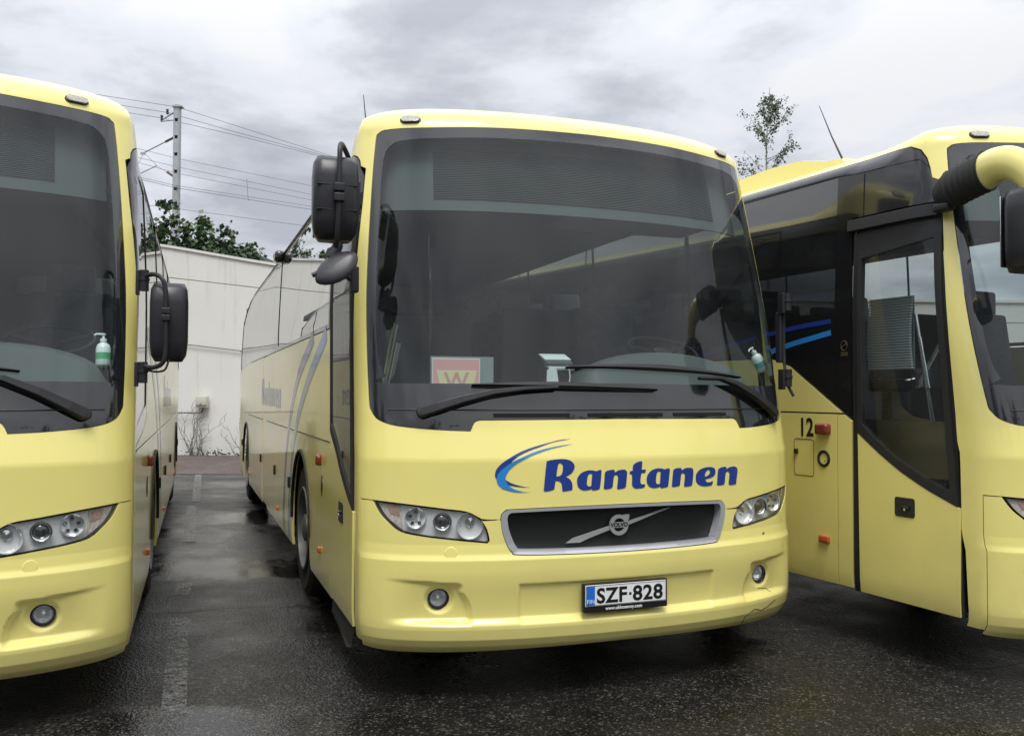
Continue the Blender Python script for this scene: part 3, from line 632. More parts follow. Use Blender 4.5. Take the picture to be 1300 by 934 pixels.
def wheel_mesh():
    def ty():
        mb = MB(); mb.lathe([(.30, .0), (.33, -.006), (.44, .004), (.485, -.02), (.505, -.06), (.508, -.14), (.508, -.22), (.49, -.27), (.30, -.28)], (0, 0, 0), (1, 0, 0), 48); return mb.me('tyre', True, angle=25)
    def rim():
        mb = MB(); mb.lathe([(.305, .004), (.300, .014), (.285, .012), (.275, -.022), (.262, -.045), (.20, -.052), (.155, -.056), (.14, -.035), (.10, -.028), (.098, -.004), (.06, .010), (0, .011)], (0, 0, 0), (1, 0, 0), 48); return mb.me('wheel_rim', True, angle=28)
    def holes():
        mb = MB()
        for k in range(10):
            a = 2*math.pi*k/10; mb.lathe([(0, .002), (.030, .001), (.030, -.004)], (-.046, .229*math.cos(a), .229*math.sin(a)), (1, .0, 0), 14)
        return mb.me('vent_holes')
    def nuts():
        mb = MB()
        for k in range(10):
            a = 2*math.pi*(k+.5)/10; mb.lathe([(0, .022), (.013, .02), (.015, -.02)], (-.058, .168*math.cos(a), .168*math.sin(a)), (1, 0, 0), 6)
        return mb.me('wheel_nuts')
    return once('ty', ty), once('rim', rim), once('hol', holes), once('nut', nuts)
def make_wheel(bus, s, y, inset=.03):
    ty, rim, hol, nut = wheel_mesh()
    o = link('wheel', ty, 'tyre', bus, (s*(W0-inset), y, .508)); o.rotation_euler = (0, 0, 0 if s > 0 else math.pi)
    r = link('wheel_rim', rim, 'rim_grey', o); link('vent_holes', hol, 'inner_black', r) if False else link('vent_holes', hol, 'inner_black', o); link('wheel_nuts', nut, 'chrome', o)

def arch(yc, r, zb, zc=.52, n=16, rev=False):
    """upper half outline of a wheel opening from front foot to rear foot"""
    pts = [(yc-r, zb)]+[(yc-r*math.cos(math.pi*k/n), zc+(r*1.03)*math.sin(math.pi*k/n)) for k in range(n+1)]+[(yc+r, zb)]
    return pts[::-1] if rev else pts
def sidepatch(key, name, loops, s, mat, parent, step=(.25, .08), off=0.0, rim=.02, label=None):
    me = once(('sp', key, s), lambda: patch(name, loops, SS(s), step, off, rim, s < 0))
    return link(name, me, mat, parent, label=label)
def rect(y0, y1, z0, z1): return [(y0, z0), (y1, z0), (y1, z1), (y0, z1)]
def pill(cx, cz, w_, h, n=8):
    r = h/2; o = []
    for k in range(n+1): a = -math.pi/2+math.pi*k/n; o.append((cx+w_/2-r+r*math.cos(a), cz+r*math.sin(a)))
    for k in range(n+1): a = math.pi/2+math.pi*k/n; o.append((cx-w_/2+r+r*math.cos(a), cz+r*math.sin(a)))
    return o
def rrect(y0, y1, z0, z1, r, n=4):
    o = []
    for cx, cz, a0 in ((y1-r, z0+r, -90), (y1-r, z1-r, 0), (y0+r, z1-r, 90), (y0+r, z0+r, 180)):
        for k in range(n+1): a = R(a0+90*k/n); o.append((cx+r*math.cos(a), cz+r*math.sin(a)))
    return o
def stripe(center, w_):
    c = catmull(center, 5, False); up, dn = [], []
    for i, p in enumerate(c):
        a = np.array(c[max(0, i-1)]); b = np.array(c[min(len(c)-1, i+1)]); d = b-a; d /= np.linalg.norm(d); n = np.array((-d[1], d[0]))
        up.append(tuple(np.array(p)+n*w_/2)); dn.append(tuple(np.array(p)-n*w_/2))
    return up+dn[::-1]
def knob(s, y, z, name, mat, bus, w_=.06, h=.08, t=.03, key=None, bev=.01):
    """a small box-like fitting standing on the side"""
    X = float(SS(s)([y], [z])[0][0])
    return link(name, once(('knob', key or name, s, y, z), lambda: MB().box((X+s*t*.3, y, z), (t, w_, h)).me(name, True, bevel=bev, seg=3, angle=60)), mat, bus)

BELT = 1.215
def door_parts(bus, s, ztop, zwin, yr0, yr1, kind):
    """folding front door: black surround, yellow lower leaf, slanted window.  yr0/yr1: rear edge low/high"""
    YF = lambda z: float(np.interp(z, [.3, .9, 1.26, 2.0, 2.45], [.516, .513, .545, .600, .640]))+.006
    rear = lambda z: yr0+(yr1-yr0)*(z-.3)/2.2
    fr = [(float(np.interp(z, [v for v, _ in YE], [y for _, y in YE]))+.006, z) for z in (.32, .8, 1.26, 2.0, 2.5)]
    sur = fr+[(rear(2.5), 2.5), (rear(.32), .32)]
    k = (kind,)
    g = catmull([(YF(2.38)+.045, 2.39, 1), (YF(1.4)+.05, 1.4), (YF(.98)+.05, .985, 1), (.74, 1.05), (.92, 1.14), (1.06, 1.235), (rear(1.33)-.075, 1.335, 1), (rear(1.9)-.075, 1.9), (rear(2.3)-.075, 2.335, 1)], 3)
    d = sidepatch(k+('sur',), 'door', [sur, g], s, 'trim_black', bus, (.2, .1), -.004, .02)
    lo = [(YF(.33)+.006, .322), (YF(.9), .903)]+[(.71, .975), (.90, 1.065), (1.06, 1.165), (rear(1.28)-.045, 1.275)]+[(rear(.33)-.055, .328)]
    sidepatch(k+('leaf',), 'door_leaf', [lo], s, 'paint_yellow', d, (.15, .08), .008, .02)
    g = catmull([(YF(2.38)+.045, 2.39, 1), (YF(1.4)+.05, 1.4), (YF(.98)+.05, .985, 1), (.74, 1.05), (.92, 1.14), (1.06, 1.235), (rear(1.33)-.075, 1.335, 1), (rear(1.9)-.075, 1.9), (rear(2.3)-.075, 2.335, 1)], 3)
    fo = catmull([(YF(2.38)+.012, 2.42, 1), (YF(1.4)+.008, 1.4), (YF(.98)+.006, .910, 1), (.72, .983), (.905, 1.073), (1.065, 1.173), (rear(1.33)-.045, 1.285, 1), (rear(1.9)-.045, 1.9), (rear(2.3)-.045, 2.38, 1)], 3)
    sidepatch(k+('dfr',), 'door_frame', [fo, g], s, 'rubber_black', d, (.2, .08), .010, .02)
    sidepatch(k+('dg',), 'door_glass', [g], s, 'door_glass', d, (.2, .08), .003, 0)
    hx = .875; hz = .87 if kind == 'B' else .86
    h = sidepatch(k+('hd',), 'door_handle', [rrect(hx-.068, hx+.068, hz-.055, hz+.055, .015)], s, 'trim_black', d, .05, .012, .012)
    knob(s, hx-.01, hz, 'handle_lever', 'gloss_black', d, .055, .02, .03, (kind, 'lever'), .005)
    knob(s, hx-.01, hz-.012, 'lock', 'chrome', d, .014, .014, .034, (kind, 'lock'), .003)
    # rain gutter over the door
    pts = [(SS(s)([y], [2.545])[0]) for y in (.67, .8, 1.0, 1.2, rear(2.5)+.03)]
    link('rain_gutter', once((kind, s, 'gut'), lambda: MB().add([Vector(p)+Vector((s*a, 0, b)) for p in pts for a, b in ((-.005, -.038), (.028, -.030), (.022, .038), (-.005, .042))],
        [(i*4+j, i*4+(j+1) % 4, i*4+4+(j+1) % 4, i*4+4+j) for i in range(4) for j in range(4)]+[(3, 2, 1, 0), (16, 17, 18, 19)]).me('rain_gutter', bevel=.003)), 'trim_black', d)
    return d

# ------------------------------------------------------------------ the coach
def y_of_u(u, v): return float(np.interp(min(u, U0), _u, _y))+max(0, u-U0)+float(prof(v)[1])
UT = u_of_y(.72, 2.72); YE = YE[:-2]
def ye(z): return float(np.interp(z, [v for v, _ in YE], [y for _, y in YE]))
def build_front_panel():
    half = [(UT, 3.5), (UT, 2.9), (UT, 2.74)]+[(u_of_y(y, v), v) for v, y in YE[::-1]]
    half += [(US+GAP*.6, .285), (US+GAP*.6, .990)]
    half += xl(catmull([(1.217, .988, 1)]+[(x, v+.004) for x, v in [(1.12, .975), (1.00, .961), (.90, .948), (.80, .934), (.735, .901)]]+[(.700, .8985), (.662, .898, 1)], 3, False))
    half += xl(catmull([(p[0], p[1]) for p in GU[1:]], 3, False))
    outer = half+[(-a, b) for a, b in half[::-1][1:]]
    ws = [(u_of_x(x), v) for x, v in closed_half([(p[0]+(.003 if p[0] > 0 else 0), p[1]+(-.002 if p[1] < 2 else .003))+tuple(p[2:]) for p in WS_HALF])]
    return patch('front_panel', [outer, ws], SF, (.032, .03), 0, .02)
CORN = {'A': [(0, 2.735), (.006, 2.77), (.03, 2.80), (.09, 2.822), (.2, 2.825)], 'B': [(0, 2.80), (.006, 2.86), (.03, 2.915), (.09, 2.95), (.2, 2.965)]}
VTOP = {'A': 2.815, 'B': 2.955}
def build_roof(kinds):   # kinds: (-x side, +x side)
    def mk():
        vs, fs, ns = [], [], []
        for s, k in ((-1, kinds[0]), (1, kinds[1])):
            lp = [(UT, 3.5)]+[(UT+a, b) for a, b in CORN[k]]+[(U0+10.7, CORN[k][-1][1]), (U0+10.7, 3.5)]
            if s < 0: lp = mir(lp)
            m = patch('r', [lp], SF, (.22, .05), 0, .02)
            k0 = len(vs); vs += [v.co[:] for v in m.vertices]; fs += [tuple(i+k0 for i in p.vertices) for p in m.polygons]
            nn = [None]*len(m.vertices)
            for lpz in m.loops: nn[lpz.vertex_index] = tuple(m.corner_normals[lpz.index].vector)
            ns += [n or (0, 0, 1) for n in nn]
        us = list(np.linspace(0, U0, 10))+list(np.linspace(U0+.5, U0+10.7, 22)); k0 = len(vs)
        A = SF(us, [3.5]*len(us)); B_ = SF([-u for u in us], [3.5]*len(us))
        for a, b in zip(A, B_): vs += [tuple(a), (0, a[1], a[2]+.03), tuple(b)]; ns += [(0, 0, 1)]*3
        for i in range(len(us)-1):
            o = k0+3*i; fs += [(o, o+1, o+4, o+3), (o+1, o+2, o+5, o+4)]
        return mesh('roof', vs, fs, ns)
    return once(('roof', kinds), mk)

def shell():
    uy = lambda y: U0+y-.44
    lp = [(-uy(11), .30), (uy(11), .30), (uy(11), 1.36), (-uy(11), 1.36)]
    holes = [[(s*uy(y), z) for y, z in arch(yc, .50, .305)] for s in (-1, 1) for yc in (2.76, 8.95)]
    return patch('inner_shell', [lp]+holes, SF, (.3, .3), -.12, 0)

def seat_mesh():
    mb = MB(); mb.box((0, .0, 1.32), (.44, .46, .12)); mb.box((0, .27, 1.70), (.44, .10, .72), Matrix.Rotation(R(-12), 4, 'X').to_3x3())
    mb.box((0, 0, 1.14), (.30, .3, .26)); return mb.me('passenger_seat', True, bevel=.03, seg=2, angle=60)

def windshield_and_cabin(bus, kind):
    T = lambda h: [(u_of_x(x), v) for x, v in closed_half(h)]
    ws = link('windshield', once('wsg', lambda: patch('windshield', [T(CLEAR_HALF)], SF, (.07, .07), .0, 0)), 'windshield_glass', bus)
    link('windshield_border', once('wsf', lambda: patch('windshield_border', [T(WS_HALF), T(CLEAR_HALF)], SF, (.05, .05), .0, .02)), 'frit_black', bus)
    # cowl slot under the wipers
    def slots():
        mb = MB()
        P = [pt_front(a+(b-a)*i/6, 1.404, .002)[0] for i in range(7)]
        for p, q in zip(P, P[1:]): mb.box((p+q)/2, ((q-p).length*1.0, .008, .018), Matrix.Rotation(math.atan2((q-p).y, (q-p).x), 3, 'Z'))
        return mb.me('air_intake')
    for a, b in ((-.66, -.27), (-.17, .26), (.33, .68)): link('air_intake', once(('slots', a), slots), 'inner_black', bus)
    def ledge():
        mb = MB(); pts = [pt_front(x, 1.43, .004)[0] for x in np.linspace(-1.15, 1.15, 25)]; mb.tube(pts, .003, 5); return mb.me('cowl_seam')
    link('cowl_trim', once('cseam', ledge), 'trim_black', bus)
    # sun blind box behind the top of the glass
    def blind(x0, x1, v0, v1, off, key, mat, name):
        lp = [(u_of_x(x0), v0), (u_of_x(x1), v0), (u_of_x(x1), v1), (u_of_x(x0), v1)]
        return link(name, once(key, lambda: patch(name, [lp], SF, (.08, .08), off, .01)), mat, bus)
    blind(-1.19, 1.19, 2.51, 2.93, -.09, 'bl1', 'blind_grey', 'header_panel')
    def ribs():
        mb = MB()
        for k in range(30):
            v = 2.575+k*.0098
            if v > 2.865: break
            mb.tube([pt_front(x, v, -.086)[0] for x in np.linspace(-.90, .93, 12)], .0032, 4, False)
        return mb.me('sun_blind')
    link('sun_blind', once('ribs', ribs), 'blind_rib', bus)
    def hdr2():
        mb = MB(); mb.box((0, 1.0, 2.60), (2.2, .6, .04)); mb.box((0, 1.3, 2.72), (2.2, .05, .25)); mb.box((.45, .85, 2.555), (1.0, .35, .05)); return mb.me('header_shelf', bevel=.01)
    link('header_shelf', once('hdr2', hdr2), 'cabin_grey', bus)
    def dash():
        xs = np.linspace(-1.15, 1.15, 25); vs = []; fs = []
        for x in xs:
            y = float(SF([u_of_x(x)], [1.52])[0][1])+.05
            vs += [(x, y, 1.1), (x, y, 1.52), (x, y+.05, 1.548), (x, max(.95, y+.2), 1.552), (x, max(1.0, y+.25), 1.1)]
        for i in range(24):
            for k in range(4): fs.append((i*5+k, i*5+k+1, i*5+6+k, i*5+5+k))
        return MB().add(vs, fs).me('dashboard', True)
    da = link('dashboard', once('dash', dash), 'dash_grey', bus)
    def hump():
        xs = np.linspace(.02, 1.13, 21); vs = []; fs = []
        for x in xs:
            t = (x-.02)/1.11; h = 1.56+.20*min(1, (4*t*(1-t))**.45 if 0 < t < 1 else 0)
            vs += [(x, .50, 1.54), (x, .56, h-.02), (x, .66, h), (x, .98, h-.06), (x, 1.02, 1.5)]
        for i in range(20):
            for k in range(4): fs.append((i*5+k, i*5+k+1, i*5+6+k, i*5+5+k))
        return MB().add(vs, fs).me('instrument_hood', True)
    link('instrument_hood', once('hump', hump), 'dash_light', da)
    def stw():
        mb = MB(); n = 28; Rm = Matrix.Rotation(R(24), 3, 'X'); c = Vector((.80, 1.02, 1.79))
        mb.tube([c+Rm @ Vector((.225*math.cos(2*math.pi*k/n), .225*math.sin(2*math.pi*k/n), 0)) for k in range(n+1)], .016, 8, False)
        for a in (20, 160, 270): mb.tube([c+Rm @ Vector((0, 0, -.03)), c+Rm @ Vector((.22*math.cos(R(a)), .22*math.sin(R(a)), 0))], .014, 6)
        mb.lathe([(0, .03), (.06, .02), (.065, -.02), (.03, -.06), (.03, -.4)], c+Rm @ Vector((0, 0, -.02)), Rm @ Vector((0, 0, 1)), 16)
        return mb.me('steering_wheel', True)
    link('steering_wheel', once('stw', stw), 'trim_black', bus)
    def dseat():
        mb = MB(); mb.box((.80, 1.62, 1.38), (.48, .48, .14)); mb.box((.80, 1.90, 1.78), (.48, .12, .72), Matrix.Rotation(R(-8), 3, 'X')); mb.box((.80, 1.95, 2.22), (.28, .1, .2)); mb.box((.8, 1.62, 1.15), (.3, .3, .4)); return mb.me('driver_seat', True, bevel=.035, seg=3, angle=60)
    link('driver_seat', once('dseat', dseat), 'seat_fabric', bus)
    def floor():
        mb = MB(); mb.box((0, 6.6, .99), (2.36, 8.8, .05)); mb.box((.5, 1.6, .95), (1.3, 1.3, .1)); mb.box((0, 5.9, .33), (2.0, 10.2, .05)); mb.box((0, 10.95, 1.6), (2.1, .05, 2.2)); mb.box((.1, 1.15, .7), (.05, 1.2, .7)); return mb.me('floor')
    link('floor', once('floor', floor), 'cabin_dark', bus)
    def ceil():
        mb = MB(); mb.box((0, 6.3, 2.86), (1.6, 9.4, .03))
        for s in (-1, 1):
            mb.box((s*.95, 6.5, 2.80), (.42, 9.0, .10)); mb.box((s*.76, 6.5, 2.735), (.03, 9.0, .04))
        return mb.me('ceiling', bevel=.008)
    link('ceiling', once('ceil', ceil), 'cabin_grey', bus)
    link('inner_shell', once('shell', shell), 'inner_black', bus)
    # pillars between the passenger windows, seen from in front through the glass
    sm = once('seat', seat_mesh)
    for r_ in range(10):
        for x in (-.92, -.46, .46, .92):
            st = link('passenger_seat', sm, 'seat_fabric', bus, (x, 2.55+.82*r_, .12))
            link('headrest', once('hrest', lambda: MB().box((0, .34, 2.12), (.27, .09, .22), Matrix.Rotation(R(-8), 3, 'X')).me('headrest', True, bevel=.03, angle=60)), 'seat_light', st)
    def part():
        mb = MB(); mb.box((-.62, 2.05, 1.55), (.9, .04, 1.0)); mb.box((.62, 2.22, 1.6), (1.0, .04, 1.1)); return mb.me('partition', bevel=.01)
    link('partition', once('parti', part), 'cabin_grey', bus)
    def rails():
        mb = MB(); mb.tube([(-1.02, 1.02, 1.05), (-1.02, .98, 1.6), (-1.0, .80, 1.9)], .016, 8); mb.tube([(-.98, 1.08, 1.05), (-.98, 1.04, 1.55), (-.96, .9, 1.8)], .014, 8)
        mb.tube([(-.5, 1.95, 1.1), (-.5, 1.95, 2.75)], .017, 8); return mb.me('grab_rail', True)
    link('grab_rail', once('rails', rails), 'chrome', bus)

def mirror_tubes(key, name, paths, r, bus, mat='trim_black'):
    return link(name, once(key, lambda: (lambda mb: ([mb.tube([tuple(x) for x in smooth3(p)], r, 10) for p in paths], mb.me(name, True))[1])(MB())), mat, bus)
def smooth3(P, n=5):
    P = [Vector(p) for p in P]; out = []
    for i in range(len(P)-1):
        a, b, c, d = P[max(0, i-1)], P[i], P[i+1], P[min(len(P)-1, i+2)]
        for j in range(n):
            t = j/n; out.append(.5*((2*b)+(c-a)*t+(2*a-5*b+4*c-d)*t*t+(3*b-a-3*c+d)*t**3))
    out.append(P[-1]); return out
def rbox(key, name, c, d, mat, bus, bev, rot=None, seg=4):
    return link(name, once(key, lambda: MB().box(c, d, rot).me(name, True, bevel=bev, seg=seg, angle=70)), mat, bus)
def housing(key, c, d, bus, taper=.8):
    """mirror back: a rounded shell deeper in the middle than at its rim, glass on the far face"""
    def mk():
        mb = MB(); vs = []; fs = []; rows = [(-.5, .35, .72), (-.42, .8, .92), (-.25, 1, 1), (.25, 1, 1), (.42, .85, .95), (.5, .4, .8)]; n = 16
        for a, dep, wd in rows:
            for k in range(n):
                t = 2*math.pi*k/n; cx = math.copysign(abs(math.cos(t))**.45, math.cos(t)); cy = math.copysign(abs(math.sin(t))**.6, math.sin(t))
                y = cy*d[1]/2*(dep if cy < 0 else 1)
                vs.append((c[0]+cx*d[0]/2*wd, c[1]+y, c[2]+a*d[2]))
        for i in range(len(rows)-1):
            for k in range(n): fs.append((i*n+k, i*n+(k+1) % n, i*n+n+(k+1) % n, i*n+n+k))
        fs += [tuple(range(n))[::-1], tuple(5*n+k for k in range(n))]
        m = mb.add(vs, fs).me('mirror_housing', True, angle=60); return m
    return link('mirror_housing', once(key, mk), 'mirror_plastic', bus)

def door_mirror(bus):                     # hanging mirror by the front door, tube frame
    m = housing('mhA', (-1.420, .30, 2.455), (.222, .17, .405), bus)
    rbox('mgA', 'mirror_glass', (-1.420, .388, 2.455), (.19, .006, .36), 'mirror_silver', m, .002)
    for z in (2.39, 2.51): rbox(('mln', z), 'housing_seam', (-1.420, .222, z), (.20, .012, .004), 'rubber_black', m, .001, seg=1)
    mirror_tubes('mtA', 'mirror_bracket', [[(-1.295, .50, 2.60), (-1.33, .42, 2.68), (-1.385, .28, 2.712), (-1.412, .20, 2.695), (-1.418, .182, 2.60), (-1.420, .18, 2.42), (-1.424, .20, 2.26), (-1.424, .25, 2.20)],
        [(-1.424, .25, 2.21), (-1.39, .29, 2.16), (-1.36, .33, 2.09), (-1.31, .37, 2.07)], [(-1.424, .25, 2.20), (-1.45, .24, 2.15), (-1.50, .23, 2.09), (-1.535, .23, 2.07)], [(-1.405, .25, 2.19), (-1.45, .27, 2.20), (-1.462, .26, 2.12)]], .0125, m)
    rbox('mc1', 'tube_clamp', (-1.420, .178, 2.44), (.050, .040, .040), 'trim_black', m, .006); rbox('mc2', 'tube_clamp', (-1.420, .178, 2.488), (.050, .040, .040), 'trim_black', m, .006)
    link('mirror_joint', once('mj', lambda: MB().lathe([(0, .045), (.022, .04), (.028, .0), (.024, -.04), (0, -.045)], (-1.424, .25, 2.195), (.5, 0, 1), 12).me('mirror_joint', True)), 'trim_black', m)
    rbox('mm1', 'mirror_mount', (-1.288, .46, 2.50), (.035, .06, .17), 'trim_black', m, .008); rbox('mm2', 'mirror_mount', (-1.312, .37, 2.075), (.042, .06, .13), 'trim_black', m, .01)
    def dish():
        vs = []; fs = []; n = 20
        M_ = Matrix.Translation((-1.425, .20, 2.105)) @ Matrix.Rotation(R(-38), 4, 'Y') @ Matrix.Rotation(R(-34), 4, 'X')
        for i in range(6):
            a = i/5*math.pi/2
            for k in range(n):
                t = 2*math.pi*k/n; cx = math.cos(t); cz = math.copysign(abs(math.sin(t))**1.25, math.sin(t))
                vs.append(M_ @ Vector((cx*.120*math.cos(a)**.6, -.028*math.sin(a), cz*.078*math.cos(a))))
        for i in range(5):
            for k in range(n): fs.append((i*n+k, i*n+(k+1) % n, i*n+n+(k+1) % n, i*n+n+k))
        return MB().add(vs, fs).me('wide_angle_mirror', True)
    link('wide_angle_mirror', once('dish', dish), 'mirror_plastic', m)

def driver_mirror(bus, folded):
    rot = None
    if folded:
        m = rbox('mhF', 'side_mirror', (1.300, .44, 1.85), (.035, .05, .30), 'mirror_plastic', bus, .012)
        mirror_tubes('mtF', 'mirror_bracket', [[(1.300, .39, 2.06), (1.306, .41, 1.95), (1.306, .41, 1.75), (1.300, .39, 1.62)], [(1.312, .38, 1.56), (1.335, .36, 1.50)]], .009, m)
    else:
        m = housing('mhD', (1.428, .39, 1.857), (.180, .15, .385), bus)
        rbox('mgD', 'mirror_glass', (1.428, .467, 1.857), (.15, .006, .34), 'mirror_silver', m, .002)
        mirror_tubes('mtD', 'mirror_bracket', [[(1.322, .36, 2.082), (1.36, .33, 2.086), (1.395, .30, 2.065), (1.413, .29, 2.01), (1.416, .285, 1.87), (1.418, .285, 1.72), (1.405, .29, 1.655), (1.36, .32, 1.632), (1.322, .36, 1.640)]], .0115, m)
        mirror_tubes('mtD2', 'mirror_cable', [[(1.322, .36, 1.625), (1.37, .33, 1.612), (1.415, .30, 1.622), (1.432, .31, 1.67)]], .005, m)
        for z in (1.905, 1.872): rbox(('dcl', z), 'tube_clamp', (1.417, .283, z), (.040, .034, .030), 'trim_black', m, .005)
    for z in (2.06, 1.61):
        link('mirror_mount', once(('dm', z), lambda: MB().lathe([(0, .052), (.022, .05), (.022, .012), (.026, .01), (.026, -.002), (.022, -.004), (.022, -.052), (0, -.053)], (1.312, .38, z), (0, 0, 1), 14).me('mirror_mount', True)), 'trim_black', m)
        rbox(('dmp', z), 'mount_plate', (1.282, .40, z-.01), (.018, .05, .12), 'trim_black', m, .004)
    if folded: m.location = (-.062, -.05, 0)

def arm_mirror(bus):                      # yellow swan-neck arm with rubber bellows
    def tube_yz(pts, rz):
        vs = []; fs = []; n = 20
        for i, p in enumerate(pts):
            p = Vector(p); d = (Vector(pts[min(i+1, len(pts)-1)])-Vector(pts[max(i-1, 0)])).normalized()
            a = d.cross(Vector((1, 0, 0))).normalized(); b = a.cross(d).normalized()
            for k in range(n):
                t = 2*math.pi*k/n; vs.append(p+(a*math.cos(t)*rz[i]+b*math.sin(t)*rz[i]*.72))
        for i in range(len(pts)-1):
            for k in range(n): fs.append((i*n+k, i*n+(k+1) % n, i*n+n+(k+1) % n, i*n+n+k))
        fs += [tuple(range(n))[::-1], tuple((len(pts)-1)*n+k for k in range(n))]
        return MB().add(vs, fs)
    C = smooth3([(-1.28, .345, 2.680), (-1.295, .275, 2.695), (-1.31, .195, 2.688), (-1.32, .115, 2.645), (-1.325, .05, 2.56), (-1.33, .01, 2.45)], 6)
    arm = link('mirror_arm', once('arm', lambda: tube_yz(C, [.102-.034*min(1, i/26) for i in range(len(C))]).me('mirror_arm', True, angle=60)), 'paint_yellow', bus)
    B_ = smooth3([(-1.225, .66, 2.610), (-1.245, .565, 2.640), (-1.262, .445, 2.666), (-1.28, .335, 2.682)], 9); nb = len(B_)
    rz = [(.078+.030*min(1, i/9)+(.004 if i % 3 == 0 else -.003 if i % 3 == 1 else 0)*(1 if i > 8 else .2)) for i in range(nb)]
    link('arm_bellows', once('bel', lambda: tube_yz(B_, rz).me('arm_bellows', True, angle=20)), 'rubber_black', arm)
    rbox('armb', 'arm_bracket', (-1.255, .62, 2.545), (.07, .10, .045), 'trim_black', arm, .015)
    m = housing('mhB', (-1.35, .025, 2.315), (.26, .22, .40), arm)
    rbox('mgB', 'mirror_glass', (-1.35, .137, 2.315), (.22, .006, .35), 'mirror_silver', m, .002)

